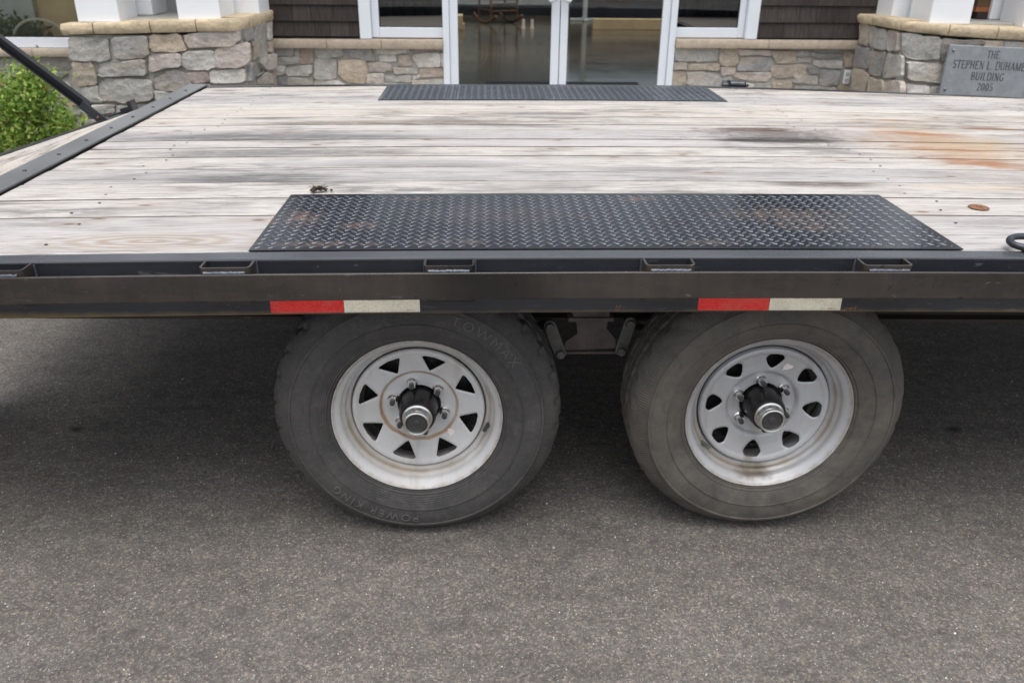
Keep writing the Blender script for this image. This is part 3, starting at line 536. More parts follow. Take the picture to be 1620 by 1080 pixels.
# deck boards
seams = [.1135, .431, .612, .79, .975, 1.145, 1.295, 1.43, 1.60, 1.72, 1.89, 2.07, 2.25, 2.45, 2.62, 2.742]
for a, b in zip(seams[:-1], seams[1:]):
    g = .0027; nx = 28; mb = MB()
    dz = RV(-.0015, .0012); zt = .7545 + dz; ph = RV(0, 9)
    vs = []; fs = []
    for i in range(nx + 1):
        x = XL + .02 + (XR - XL - .02) * i / nx
        w = .0016 * noise.noise((x * 1.3, ph, 0)); e0 = .0012 * noise.noise((x * 2.1, ph, 4)); e1 = .0012 * noise.noise((x * 2.1, ph, 9))
        y0 = a + g + e0; y1 = b - g + e1
        vs += [(x, y0, .716), (x, y0, zt - .0035 + w), (x, y0 + .0045, zt + w), (x, (a + b) / 2, zt + w + .0012), (x, y1 - .0045, zt + w), (x, y1, zt - .0035 + w), (x, y1, .716)]
    for i in range(nx):
        for k in range(7): fs.append((i * 7 + k, i * 7 + (k + 1) % 7, (i + 1) * 7 + (k + 1) % 7, (i + 1) * 7 + k))
    fs += [tuple(range(6, -1, -1)), tuple(range(nx * 7, nx * 7 + 7))]
    mb.add(vs, fs); part(mb, 'deck_plank', MT['wood'], smooth=30)
sd_ = MB()                                                     # dirt packed in the joints
for s_ in seams[1:-1]: sd_.run([(s_ - .0034, .725), (s_ + .0034, .725), (s_ + .0034, .7532), (s_ - .0034, .7532)], XL + .02, XR - .01)
o = part(sd_, 'joint_dirt', MT['dirt']); o['kind'] = 'stuff'
# deck screws, sunk dark heads in rows over the cross members
sc_ = MB()
for xx in (-.96, 1.52, 2.75):
    for a, b in zip(seams[:-1], seams[1:]):
        for fy in (.25, .75):
            x = xx + RV(-.045, .045); y = a + (b - a) * fy + RV(-.012, .012)
            if (-.42 < x < 1.4) and (.1 < y < .64 or y > 2.26): continue
            sc_.lathe([(.0045, 0), (.0045, .0008), (.003, .0004)], 8)
            n_ = 8 * 3
            sc_.v[-n_:] = [(x + v[0], y + v[2], .7562 + v[1] * .6) for v in sc_.v[-n_:]]
            sc_.f.append(tuple(len(sc_.v) - n_ + i * 3 + 2 for i in range(8)))
o = part(sc_, 'deck_screws', MT['slot']); o['kind'] = 'stuff'
# side channels
def channel(y0, y1, lip, name='side_channel'):
    mb = MB(); s = 1 if y1 > y0 else -1
    P = [(y0, .6127), (y0 + s * .052, .6127), (y0 + s * .052, .620), (y0 + s * .0075, .624), (y0 + s * .0075, .746), (y0 + s * .0515, .7495), (y0 + s * .0535, .753), (y0 + s * .0535, .757), (y0 + s * .004, .7565), (y0, .752)]
    mb.run(P, -1.385, XR); return part(mb, name, MT['web'], bevel=.0015)
ch = channel(.058, .11, 1)
fl = MB(); fl.run([(.0605, .7566), (.1085, .7566), (.1085, .7582), (.0605, .7582)], -1.3, XR)
part(fl, 'top_flange', MT['flange'], bevel=.001)
lp = MB(); lp.tube([(-1.38 + (XR + 1.38) * i / 28, .0595, .7555) for i in range(29)], .0042, 8); part(lp, 'flange_lip', MT['flange'], smooth=40)
channel(2.80, 2.74, 1)
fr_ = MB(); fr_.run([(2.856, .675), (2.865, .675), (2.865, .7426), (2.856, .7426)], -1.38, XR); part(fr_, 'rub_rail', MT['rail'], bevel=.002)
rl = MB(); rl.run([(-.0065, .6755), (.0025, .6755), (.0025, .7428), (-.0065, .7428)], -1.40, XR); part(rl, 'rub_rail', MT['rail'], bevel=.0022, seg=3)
# stake pockets: bent strap, welded to channel and rail
def pocket(xc, w=.12, y0=.0028, y1=.0575):
    mb = MB(); R = .014; t = .0055; pts = []
    x0, x1 = xc - w / 2, xc + w / 2
    def arc(cx, cy, a0, a1, r): return [(cx + r * cos(a0 + (a1 - a0) * i / 5), cy + r * sin(a0 + (a1 - a0) * i / 5)) for i in range(6)]
    outer = [(x0, y1)] + arc(x0 + R, y0 + R, pi, 1.5 * pi, R) + arc(x1 - R, y0 + R, 1.5 * pi, 2 * pi, R) + [(x1, y1)]
    inner = [(x0 + t, y1)] + arc(x0 + R, y0 + R, pi, 1.5 * pi, R - t) + arc(x1 - R, y0 + R, 1.5 * pi, 2 * pi, R - t) + [(x1 - t, y1)]
    n = len(outer); z0, z1 = .6655, .7565
    vs = [(x, y, z) for z in (z0, z1) for (x, y) in outer + inner]
    fs = []
    for i in range(n - 1):
        for (a, b, c, d) in ((i, i + 1, 2 * n + i + 1, 2 * n + i), (n + i, 3 * n + i, 3 * n + i + 1, n + i + 1), (2 * n + i, 2 * n + i + 1, 3 * n + i + 1, 3 * n + i), (i, n + i, n + i + 1, i + 1)): fs.append((a, b, c, d))
    fs += [(0, 2 * n, 3 * n, n), (n - 1, 2 * n - 1, 4 * n - 1, 3 * n - 1)]
    mb.add(vs, fs)
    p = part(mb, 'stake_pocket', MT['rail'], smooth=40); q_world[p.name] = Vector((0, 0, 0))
    wb = MB(); k = 26
    wb.tube([(x0 + .012 + (w - .024) * i / k, .0005 + RV(-.0006, .0006), .7445 + RV(-.0004, .0008)) for i in range(k + 1)], [.0042 + RV(-.0007, .0007) for _ in range(k + 1)], 8)
    wb.tube([(x0 + .012 + (w - .024) * i / k, .0022, .6745 + RV(-.0005, .0005)) for i in range(k + 1)], [.0028 + RV(-.0006, .0006) for _ in range(k + 1)], 6)
    for sx in (x0 - .001, x1 + .001):
        wb.tube([(sx, .056, .668 + .085 * i / 12) for i in range(13)], [.0035 + RV(-.0006, .0006) for _ in range(13)], 6)
    w_ = wb.build('weld_bead', MT['weld'], None, smooth=60); w_.parent = p; w_.matrix_parent_inverse = Matrix.Identity(4)
    return p
for xc in (-.957, -.4335, .0897, .615, 1.14, 1.663, 2.186, 2.71): pocket(xc)
# reflective tape
def tape(x0, x1, name, mat, label):
    mb = MB(); nx = 8
    mb.box(x0, x1, .0566, .0578, .6175, .668)
    p = part(mb, name, mat); p['label'] = label; return p
def text_mesh(name, txt, size, mat, ext=.0004, bold=0.0, space=1.0):
    cu = bpy.data.curves.new(name, 'FONT'); cu.body = txt; cu.size = size; cu.align_x = 'CENTER'; cu.align_y = 'CENTER'; cu.extrude = ext; cu.offset = bold; cu.space_character = space; cu.resolution_u = 3
    o = bpy.data.objects.new(name, cu); COL.objects.link(o)
    dg = bpy.context.evaluated_depsgraph_get(); me = bpy.data.meshes.new_from_object(o.evaluated_get(dg)); me.name = name
    bpy.data.objects.remove(o); bpy.data.curves.remove(cu); me.materials.clear(); me.materials.append(mat); return me
MT['tiny_red'] = m_plain('tiny_red_print', (.55, .12, .10), .5)
tt = text_mesh('printed_name', 'SURE-TRAC', .016, MT['tape_print'], .0001, .0004, 1.05)
td = text_mesh('printed_code', 'DOT-C2', .0055, MT['tiny_red'], .0001)
for me, sx in ((tt, 1.0), (td, 1.0)):
    for v in me.vertices: v.co = Vector((v.co.x * sx, v.co.z, v.co.y))
for x0, xm, x1 in ((-.3515, -.1725, .0135), (.704, .8835, 1.065)):
    tape(x0, xm - .0004, 'red_tape', MT['red'], 'red half of the reflective strip')
    w = tape(xm + .0004, x1, 'white_tape', MT['white_tape'], 'cream white half of the reflective strip')
    for me, x, z in ((tt, (xm + x1) / 2 + .01, .6545), (td, x1 - .022, .6225)):
        o = link(me.name, me); o.parent = w; o.location = (x, .0564, z)
        o.matrix_parent_inverse = Matrix.Identity(4)
        o.location = Vector((x, .0564, z))
# tread plates with raised lozenges
def loz_mesh(x0, x1, y0, y1, z):
    mb = MB(); px, py = .0335, .0335; L, w, h = .0130, .0036, .0026
    ny = int((y1 - y0) / (py / 2)); nx = int((x1 - x0) / (px / 2))
    for j in range(1, ny):
        for i in range(1, nx):
            if (i + j) % 2: continue
            cx = x0 + i * px / 2; cy = y0 + j * py / 2
            a = radians(45) if j % 2 else radians(-45)
            c, s = cos(a), sin(a)
            def P(u, v, zz): return (cx + u * c - v * s, cy + u * s + v * c, zz)
            vs = [P(-L, 0, z), P(-L * .5, -w, z), P(L * .5, -w, z), P(L, 0, z), P(L * .5, w, z), P(-L * .5, w, z), P(-L * .62, 0, z + h * .85), P(0, -w * .3, z + h), P(L * .62, 0, z + h * .85), P(0, w * .3, z + h)]
            mb.add(vs, [(0, 1, 6), (1, 7, 6), (1, 2, 7), (2, 8, 7), (2, 3, 8), (3, 4, 8), (4, 9, 8), (4, 5, 9), (5, 6, 9), (5, 0, 6), (6, 7, 9), (7, 8, 9)])
    return mb
for (x0, x1, y0, y1) in ((-.405, 1.379, .1175, .620), (-.3355, 1.3554, 2.2908, 2.737)):
    mb = MB(); nx, ny = 24, 6; vs = []; fs = []
    mb.run([(y0, .7566), (y1, .7566), (y1, .7606), (y0, .7606)], x0, x1, 14)
    p = part(mb, 'tread_plate', MT['plate'], bevel=.0012)
    l = loz_mesh(x0 + .004, x1 - .004, y0 + .004, y1 - .004, .7605).build('raised_lozenges', MT['tread'], None, smooth=50); l.parent = p; l.matrix_parent_inverse = Matrix.Identity(4); l['kind'] = 'stuff'
# rear angle bar over the plank ends, bolts
ab = MB(); ab.prism([(-1.385, .768), (-1.292, .7655), (-1.292, .7575), (-1.378, .7575), (-1.378, .70), (-1.385, .70)], .062, 2.80, 'y'); part(ab, 'angle_bar', MT['grey_edge'], bevel=.0015)
bolt = MB().lathe([(.0095, 0), (.0095, .003), (.007, .0062), (.002, .0075)], 10)
bolt.f.append(tuple(i * 4 + 3 for i in range(10)))
bolt.v = [(x, z, y) for x, y, z in bolt.v]
bme = bolt.mesh('bolt_head', MT['forged'], 40); bolt.v = [(x * .75, y * .75, z * .8) for x, y, z in bolt.v]; bmr = bolt.mesh('rusty_bolt_head', MT['rust'], 40); bmd = bolt.mesh('bolt_head', MT['forged'], 40)
yy = .22
while yy < 2.75:
    for k, x in enumerate((-1.335,)):
        o = link('bolt_head', bmd, T); o.matrix_parent_inverse = Matrix.Translation(-Vector(T.location)); o.location = (x + RV(-.004, .004), yy + k * .11, .7655)
    yy += .235
# tail boards running across the trailer, dropping to the rear
def tz(y): return min(.752, .742 - .052 * (y - 1.2)) + .004
XO = -1.592
for i, (fa, fb) in enumerate(((0.02, .49), (.505, .985))):
    xa, xb = -1.388 + (XO + 1.388) * fa, -1.388 + (XO + 1.388) * fb
    vs = []; fs = []; ny = 14
    for j in range(ny + 1):
        y = .08 + 2.72 * j / ny
        za = .757 + (tz(y) - .757) * fa; zb = .757 + (tz(y) - .757) * fb
        vs += [(xa, y, za), (xb, y, zb), (xb, y, zb - .04), (xa, y, za - .04)]
    for j in range(ny):
        for k in range(4): fs.append((j * 4 + k, j * 4 + (k + 1) % 4, (j + 1) * 4 + (k + 1) % 4, (j + 1) * 4 + k))
    fs += [(0, 1, 2, 3), (ny * 4 + 3, ny * 4 + 2, ny * 4 + 1, ny * 4)]
    mb = MB(); mb.add(vs, fs); part(mb, 'tail_plank', MT['tailwood'], bevel=.003)
eb = MB(); vs = []; fs = []; ny = 10
for j in range(ny + 1):
    y = .07 + 2.74 * j / ny; z = tz(y) + .004
    vs += [(XO + .006, y, z), (XO - .034, y, z - .004), (XO - .034, y, z - .075), (XO - .028, y, z - .075), (XO - .028, y, z - .012), (XO + .006, y, z - .006)]
for j in range(ny):
    for k in range(6): fs.append((j * 6 + k, j * 6 + (k + 1) % 6, (j + 1) * 6 + (k + 1) % 6, (j + 1) * 6 + k))
eb.add(vs, fs); part(eb, 'tail_edge_bar', MT['black'])
bu = MB(); bu.box(-1.72, -1.634, .07, 2.79, .34, .56); part(bu, 'added_rear_blocker', MT['under'], bevel=.004)  # unseen bar added at the tail to block light from the rear
mf = MB(); mf.box(-1.70, -1.69, .09, .98, -.06, .338); part(mf, 'added_low_blocker', MT['under'])  # unseen sheet below it, added to shade the ground under the trailer
# fold-up ramp arm (angle iron) rising to the rear, near post
a0 = Vector(Q['arm0']); a1 = Vector(Q['arm1']); d = (a1 - a0).normalized(); e = a0 + d * 1.5
nrm = Vector((-d.z, 0, d.x))
if nrm.z < 0: nrm = -nrm
def bar(p, q, off, th, y0, y1):
    vs = [];
    for c in (p, q):
        for (o_, y) in ((off, y0), (off + th, y0), (off + th, y1), (off, y1)): vs.append((c.x + nrm.x * o_, y, c.z + nrm.z * o_))
    return vs, [(0, 1, 2, 3), (7, 6, 5, 4), (0, 4, 5, 1), (1, 5, 6, 2), (2, 6, 7, 3), (3, 7, 4, 0)]
arm = MB()
arm.add(*bar(a0 + d * .07, e, .013, .005, 2.19, 2.225)); arm.add(*bar(a0 + d * .07, e, -.020, .0325, 2.219, 2.2248)); arm.add(*bar(a0 + d * .07, e, -.0245, .0042, 2.19, 2.2245))
o = part(arm, 'ramp_arm', MT['black'], bevel=.0015); q_world[o.name] = Vector((0, 0, 0))
br = MB(); br.add(*bar(a0 - d * .025, a0 + d * .10, -.024, .041, 2.178, 2.188)); b_ = br.build('arm_bracket', MT['web'], None, bevel=.002); b_.parent = o; b_.matrix_parent_inverse = Matrix.Identity(4)
bl = MB().lathe([(.006, 0), (.006, -.004), (.004, -.006)], 8); bl.f.append(tuple(i * 3 + 2 for i in range(8)))
b2 = bl.build('arm_bolt', MT['rust'], None, loc=tuple(a0 + d * .012 + Vector((0, 2.178 - 2.2, -.004)))); b2.parent = o; b2.matrix_parent_inverse = Matrix.Identity(4)
lt = Vector(Q['latch']); la = MB(); Mx = Matrix.Translation(lt) @ Matrix.Rotation(radians(-14), 4, 'Y')
la.box(-.075, .0, -.02, .02, -.02, .012, Mx); la.box(-.002, .052, -.03, .03, -.012, .026, Mx); la.box(.045, .064, -.034, .034, -.02, .05, Mx)
part(la, 'ramp_latch', MT['black'], bevel=.003)
po = MB(); po.prism([(-1.655, .60), (-1.628, .60), (-1.640, .92), (-1.662, .92)], 1.235, 1.285, 'y'); part(po, 'ramp_post', MT['black'], bevel=.003)
# under frame
for y in (.53, 2.30):
    mb = MB(); mb.box(-1.3, XR, y - .04, y + .04, .430, .440); mb.box(-1.3, XR, y - .004, y + .004, .440, .652); mb.box(-1.3, XR, y - .04, y + .04, .652, .660); part(mb, 'main_beam', MT['under'])
for i in range(14):
    x = -1.2 + .406 * i; mb = MB(); mb.box(x - .02, x + .02, .0665, 2.733, .6605, .7145); part(mb, 'cross_member', MT['under'])
# suspension between the wheels
YS = .235
hg = MB(); hg.prism([(.405, .545), (.518, .545), (.510, .50), (.508, .487), (.535, .452), (.540, .424), (.392, .418), (.396, .446), (.428, .470), (.424, .50)], YS + .004, YS + .016, 'y')
hg.box(.40, .525, YS - .006, YS + .05, .5095, .521); hg.box(.39, .54, YS - .004, YS + .05, .4105, .4175)
hg.v = [tuple(inb(v)) for v in hg.v]; part(hg, 'spring_hanger', MT['hanger'], bevel=.002)
hexp = lambda cx, cz, r, a=.3: [(cx + r * cos(a + k * pi / 3), cz + r * sin(a + k * pi / 3)) for k in range(6)]
for (xa, za, xb, zb) in ((.350, .503, .381, .420), (.569, .510, .549, .428)):
    mb = MB(); dv = Vector((xb - xa, 0, zb - za)).normalized(); pv = Vector((-dv.z, 0, dv.x)); pts = []
    for c, s0 in (((xa, za), pi), ((xb, zb), 0)):
        for k in range(7):
            a = s0 - pi / 2 + pi * k / 6; v = dv * cos(a) + pv * sin(a); pts.append((c[0] + v.x * .0165, c[1] + v.z * .0165))
    mb.prism(pts, YS - .018, YS - .008, 'y'); mb.v = [tuple(inb(v)) for v in mb.v]; p = part(mb, 'shackle_link', MT['link'], bevel=.0015); q_world[p.name] = Vector((0, 0, 0))
    for (cx, cz) in ((xa, za), (xb, zb)):
        b = MB(); b.prism(hexp(cx, cz, .0125), YS - .031, YS - .018, 'y'); b.v = [tuple(inb(v)) for v in b.v]; b_ = b.build('shackle_bolt', MT['link'], None, bevel=.0015); b_.parent = p; b_.matrix_parent_inverse = Matrix.Identity(4)
for x0, x1 in ((-.24, .36), (.56, 1.14)):
    mb = MB(); n = 12
    for lay in range(4):
        k = 1 - lay * .2; xm = (x0 + x1) / 2; h = (x1 - x0) / 2 * k
        vs = []; fs = []
        for i in range(n + 1):
            u = -1 + 2 * i / n; x = xm + h * u; z = .425 + .075 * (u * k) ** 2 - lay * .0085
            vs += [(x, YS + .012, z), (x, YS + .057, z), (x, YS + .057, z - .0075), (x, YS + .012, z - .0075)]
        for i in range(n):
            for q_ in range(4): fs.append((i * 4 + q_, i * 4 + (q_ + 1) % 4, (i + 1) * 4 + (q_ + 1) % 4, (i + 1) * 4 + q_))
        fs += [(0, 1, 2, 3), (n * 4 + 3, n * 4 + 2, n * 4 + 1, n * 4)]
        mb.add(vs, fs)
    mb.v = [tuple(inb(v)) for v in mb.v]; part(mb, 'leaf_spring', MT['under'])
for x in (0, .9065):
    mb = MB(); mb.tube([inb((x, .2, .345)), inb((x, .2, .345)) + Vector((0, 2.1, 0))], .042, 16); part(mb, 'axle', MT['under'], smooth=40)
# ---- wheels
def tyre_mesh(name, mat, seg=192, worn=False):
    k_ = 1.055 if worn else 1.11
    P = [(.2135, .030), (.2165, .010), (.2190, .003), (.2230, -.0015), (.2262, -.0015), (.2275, -.0045), (.2300, -.0075), (.2320, -.0064), (.240, -.0110), (.252, -.0145), (.2645, -.0170), (.2653, -.0195), (.2670, -.0195), (.2680, -.0172), (.283, -.0176), (.297, -.0158), (.3080, -.0122),
         (.3090, -.0146), (.3128, -.0138), (.3140, -.0100), (.324, -.0045), (.3335, .0035), (.3405, .0115), (.3462, .0185), (.3508, .026), (.3545, .035), (.3560, .043), (.3562, .0575), (.349, .060), (.349, .066), (.3568, .0685), (.357, .090), (.349, .0925), (.349, .0985), (.3572, .101)]
    P = [(r if r < .2320 else .2320 + (r - .2320) * k_, y - (r - .2320) * .06 if r < .32 and r > .2320 else y) for r, y in P]
    mir = [(r, .1965 - y) for r, y in P[::-1]]
    prof = P + mir; n = len(prof); vs = []; fs = []
    sh = {22: .0022, 23: .0060, 24: .0095, 25: .0110, 26: .0110, 27: .0100}      # shoulder blocks cut by cross grooves
    for i in range(seg):
        a0 = 2 * pi * i / seg
        for k, (r, y) in enumerate(prof):
            kk = k if k < len(P) else n - 1 - k
            zig = 0
            if kk in sh:
                ph = (i + (2 if kk >= 25 else 0)) % 8
                if ph in (0, 1): r -= sh[kk] * (.55 if worn else 1)
                zig = (.35 if ph in (3, 4) else 0) * 2 * pi / seg
            elif 29 <= kk <= 34 and (i % 4 == 0) and kk in (30, 31, 34): r -= .003
            a = a0 + zig
            z = r * cos(a); x = r * sin(a)
            if z < -.3555:                                    # flattened on the road, wall bulging
                dz = -.3555 - z; z = -.3555
                if y < .02: y -= dz * .35
                elif y > .176: y += dz * .35
            vs.append((x, y, z))
    for i in range(seg):
        j = (i + 1) % seg
        for k in range(n - 1): fs.append((i * n + k, j * n + k, j * n + k + 1, i * n + k + 1))
    mb = MB(); mb.add(vs, fs); return mb.mesh(name, mat, 32)
def disc_mesh(name, mat, kind, off):
    """stamped centre with eight openings; rows in r, a sector between the centre lines of neighbouring openings"""
    if kind == 'a':
        ri, ro = .1085, .1555
        def hw(r):
            t = (r - ri) / (ro - ri); w = .0012 + .0335 * t ** .95
            if t < .10: w *= .55 + 4.5 * t
            if t > .90: w -= .010 * ((t - .90) / .10) ** 2
            return w
    else:
        ri, ro = .1085, .1550
        def hw(r):
            t = (r - ri) / (ro - ri); w = .0310 * t ** .62
            if t > .62: w -= .017 * ((t - .62) / .38) ** 2.2
            return max(w, .0006)
    def yd(r):
        if kind == 'a':
            pts = [(.0555, .0770), (.058, .0745), (.0935, .0715), (.0975, .0700), (.1005, .0650), (.104, .0625), (.125, .0575), (.155, .0490), (.163, .0455), (.169, .0450), (.1718, .0490), (.1722, .0600)]
        else:
            pts = [(.0555, .0775), (.058, .0750), (.086, .0735), (.0895, .0720), (.094, .0640), (.099, .0600), (.104, .0590), (.125, .0555), (.153, .0480), (.160, .0430), (.166, .0415), (.1705, .0450), (.1722, .0600)]
        for (a, b), (c, d_) in zip(pts[:-1], pts[1:]):
            if r <= c: return b + (d_ - b) * (r - a) / (c - a)
        return pts[-1][1]
    radii = [.0555, .058, .065, .075, .086, .0895, .0935, .0975, .1005, .104, ri]
    m_ = 16
    radii += [ri + .0002] + [ri + (ro - ri) * (i / m_) ** .9 for i in range(1, m_ + 1)] + [ro + .0003, .157, .160, .163, .166, .169, .1705, .1718, .1722]
    ncol = 10; vs = []; fs = []; nr = len(radii)
    for s_ in range(8):
        b0 = len(vs)
        for r in radii:
            w = hw(r) if ri < r <= ro else 0.0
            th = atan2(w, r)
            A, B = th, pi / 4 - th
            for c in range(ncol + 1):
                a = off + s_ * pi / 4 + A + (B - A) * c / ncol
                vs.append((r * sin(a), yd(r), r * cos(a)))
        for k in range(nr - 1):
            for c in range(ncol):
                i = b0 + k * (ncol + 1) + c; fs.append((i, i + 1, i + ncol + 2, i + ncol + 1))
    mb = MB(); mb.add(vs, fs); me = mb.mesh(name, mat)
    b = bmesh.new(); b.from_mesh(me); bmesh.ops.remove_doubles(b, verts=b.verts, dist=.00008); bmesh.ops.recalc_face_normals(b, faces=b.faces)
    # face outward (towards -Y)
    if sum(f.normal.y * f.calc_area() for f in b.faces) > 0: bmesh.ops.reverse_faces(b, faces=b.faces)
    b.to_mesh(me); b.free()
    me.polygons.foreach_set('use_smooth', [True] * len(me.polygons)); me.set_sharp_from_angle(angle=radians(34)); return me
def wheel(x, kind, rim_mat, tyre_mat, win_off, lug_off, stem_ang, cap_mat):
    c = inb((x, 0, .345))
    hubm = MB().lathe([(.02, .10), (.0505, .10), (.0505, .060), (.0480, .018), (.0455, .006), (.0435, .002), (.041, .0015), (.038, .0015)], 40)
    drum = MB().lathe([(.14, .17), (.146, .165), (.146, .098), (.139, .090), (.05, .088)], 48)
    w = drum.build('wheel', MT['hub'], None, smooth=40, loc=c); w.parent = T; w.matrix_parent_inverse = Matrix.Translation(-Vector(T.location)); w.scale = (KW,) * 3
    def ch_(me, name):
        o = link(name, me, w); return o
    ch_(tyre_mesh('tyre', tyre_mat, 240, kind == 'b'), 'tyre')
    rimp = [(.2130, .150), (.190, .140), (.176, .11), (.170, .075), (.1748, .0600), (.1768, .0540), (.1800, .0520), (.1850, .0480), (.1872, .0440), (.1876, .0405), (.1900, .0370), (.1945, .0335), (.1962, .0290), (.1968, .0225), (.2000, .0165), (.2060, .0105), (.2110, .0065), (.2135, .0020), (.2150, -.0008), (.2168, -.0016), (.2182, -.0004), (.2186, .0030), (.2180, .0070)]
    ch_(MB().lathe(rimp, 96).mesh('rim_barrel', rim_mat, 40), 'rim_barrel')
    dm = ch_(disc_mesh('rim_disc', rim_mat, kind, win_off), 'rim_disc'); md = dm.modifiers.new('thick', 'SOLIDIFY'); md.thickness = .0042; md.offset = -1
    ch_(hubm.mesh('hub', MT['hub'], 40), 'hub')
    ch_(MB().lathe([(.0385, .004), (.0385, -.001), (.0345, -.0035), (.0335, -.016), (.0318, -.0180), (.0328, -.0200), (.0338, -.0245), (.0330, -.0285), (.0305, -.0300), (.0280, -.0290), (.0262, -.0255), (.0252, -.0205)], 48).mesh('grease_cap', cap_mat, 40), 'grease_cap')
    pg = MB().lathe([(.0254, -.0207), (.0240, -.0228), (.0185, -.0238), (.0180, -.0222), (.0090, -.0222), (.0078, -.0245), (.004, -.0255), (.0008, -.0256)], 32); ch_(pg.mesh('rubber_plug', MT['plug'], 40), 'rubber_plug')
    nut = MB(); nut.prism([(.0112 * cos(k * pi / 3), .0112 * sin(k * pi / 3)) for k in range(6)], .050, .068, 'y')
    nut.lathe([(.0150, .0735), (.0145, .0690), (.0118, .0660)], 14)
    seat_y = .0716 if kind == 'a' else .0738
    nm = nut.mesh('lug_nut', MT['chrome'], 35); stm = MB().lathe([(.0066, .052), (.0066, .0405), (.0056, .0385), (.0015, .0380)], 12).mesh('stud', MT['stud'], 50)
    for k in range(6):
        a = lug_off + k * pi / 3
        o = ch_(nm, 'lug_nut'); o.location = (.0698 * sin(a), 0, .0698 * cos(a)); o.rotation_euler = (0, RV(0, 1), 0)
        o = ch_(stm, 'stud'); o.location = (.0698 * sin(a), 0, .0698 * cos(a))
    # valve stem
    a = stem_ang; rv = Vector((sin(a), 0, cos(a))); vs_ = MB()
    p0 = rv * .188 + Vector((0, .046, 0)); p1 = rv * .180 + Vector((0, .026, 0)); p2 = rv * .176 + Vector((0, .010, 0))
    vs_.tube([p0, p1, p1.lerp(p2, .3)], [.0065, .0052, .0050], 10); vs_.tube([p1.lerp(p2, .3), p2], .0056, 10)
    ch_(vs_.mesh('valve_stem', MT['stud'] if kind == 'a' else MT['valve_green'], 40), 'valve_stem')
    return w
MT['valve_green'] = m_plain('dusty_green_cap', (.09, .12, .09), .6)
w1 = wheel(0, 'a', MT['rim_a'], MT['tyre_a'], radians(17), radians(-13), radians(104), MT['cap'])
w2 = wheel(.9065, 'b', MT['rim_b'], MT['tyre_b'], radians(5), radians(-8), radians(-125), MT['cap'])
w1['label'] = 'left wheel, pale silver with eight triangular openings and a rust ring'
w2['label'] = 'right wheel, darker silver with rounded openings and a muddy tyre'
for w in (w1, w2):                                            # the same two wheels on the far side
    f = w.copy(); COL.objects.link(f); f.parent = T; f.matrix_parent_inverse = w.matrix_parent_inverse.copy(); f.location.y = 2.80 - w.location.y; f.rotation_euler.z = pi
    for c in list(w.children):
        if c.name.startswith(('tyre', 'rim')): k = c.copy(); COL.objects.link(k); k.parent = f
    f['label'] = 'wheel on the far side of the trailer'
# raised words on the sidewall of the left tyre
def side_text(txt, ang, r0, size, parent, up=True, sp=1.15):
    me = text_mesh('sidewall_lettering', txt, size, MT['tyre_text'], .0013, 0.0, sp)
    for v in me.vertices:
        t = ang + v.co.x / r0; r = r0 + v.co.y
        y = -.0210 if r < .305 else -.0210 + (r - .305) * .35
        
        v.co = Vector((r * sin(t), y - .0004 - v.co.z, r * cos(t)))
    me.update(); b = bmesh.new(); b.from_mesh(me); bmesh.ops.recalc_face_normals(b, faces=b.faces); b.to_mesh(me); b.free()
    return link('sidewall_lettering', me, parent)
MT['tyre_text'] = m_rubber('tyre_letter_rubber', (.085, .082, .081), (.14, .13, .12), .8)
side_text('TOWMAX', radians(38), .2960, .037, w1, True, 1.35)
side_text('POWER KING', radians(205), .2960, .032, w1, True, 1.35)
# label remnants on the discs
def sticker(w, ang, r, sx, sz, rot, y):
    mb = MB(); n = 9; pts = []
    for k in range(n):
        a = 2 * pi * k / n; pts.append((sx * cos(a) * RV(.75, 1.15), sz * sin(a) * RV(.7, 1.2)))
    R = Matrix.Rotation(rot, 2)
    q = [R @ Vector(p) for p in pts]; cx, cz = r * sin(ang), r * cos(ang)
    mb.prism([(cx + p.x, cz + p.y) for p in q], y, y + .0006, 'y'); o = mb.build('label_scrap', MT['paper'], None); o.parent = w
MT['paper'] = m_speck('torn_paper', (.62, .56, .50), (.80, .76, .70), 150, .8, .1)
sticker(w1, radians(134), .119, .024, .0095, radians(-62), .0585)
sticker(w2, radians(24), .128, .021, .0105, radians(28), .0535)
# d-ring on the deck edge, washer, ratchet on the far rail
dr = MB(); c = Vector((1.545, .125, .770)); pts = []
for k in range(28):
    a = 2 * pi * k / 28; pts.append(c + Vector((.046 * cos(a), .030 * sin(a), .006 + .006 * sin(a))))
dr.tube(pts, .0085, 10, True); o = part(dr, 'tie_down_ring', MT['forged'], smooth=60)
ds = MB(); ds.box(1.535, 1.60, .075, .100, .7585, .7680); ds.box(1.522, 1.61, .066, .112, .7583, .7615); part(ds, 'ring_bracket', MT['rust'], bevel=.003)
ws = MB().lathe([(.0045, .0032), (.026, .0028), (.029, .0012), (.029, 0)], 24); ws.f.append(tuple(i * 4 for i in range(24))); ws.v = [(x + 1.628, z + .503, y + .7566) for x, y, z in ws.v]
hb = MB().lathe([(.009, .003), (.009, .0055), (.006, .0068)], 8); hb.v = [(x + 1.628, z + .503, y + .7566) for x, y, z in hb.v]; hb.f.append(tuple(i * 3 + 2 for i in range(8))); ws.add(hb.v, hb.f)
part(ws, 'rusty_washer', MT['rust'], smooth=40)
rc = MB(); rc.tube([(1.515, 2.875, .757), (1.590, 2.875, .757)], .021, 14); rc.tube([(1.475, 2.875, .752), (1.515, 2.875, .7525)], .016, 10); rc.box(1.505, 1.514, 2.857, 2.893, .735, .781); rc.box(1.591, 1.598, 2.86, 2.89, .735, .775); rc.tube([(1.599, 2.875, .750), (1.615, 2.87, .758)], .007, 8)
part(rc, 'strap_ratchet', MT['forged'], smooth=40)
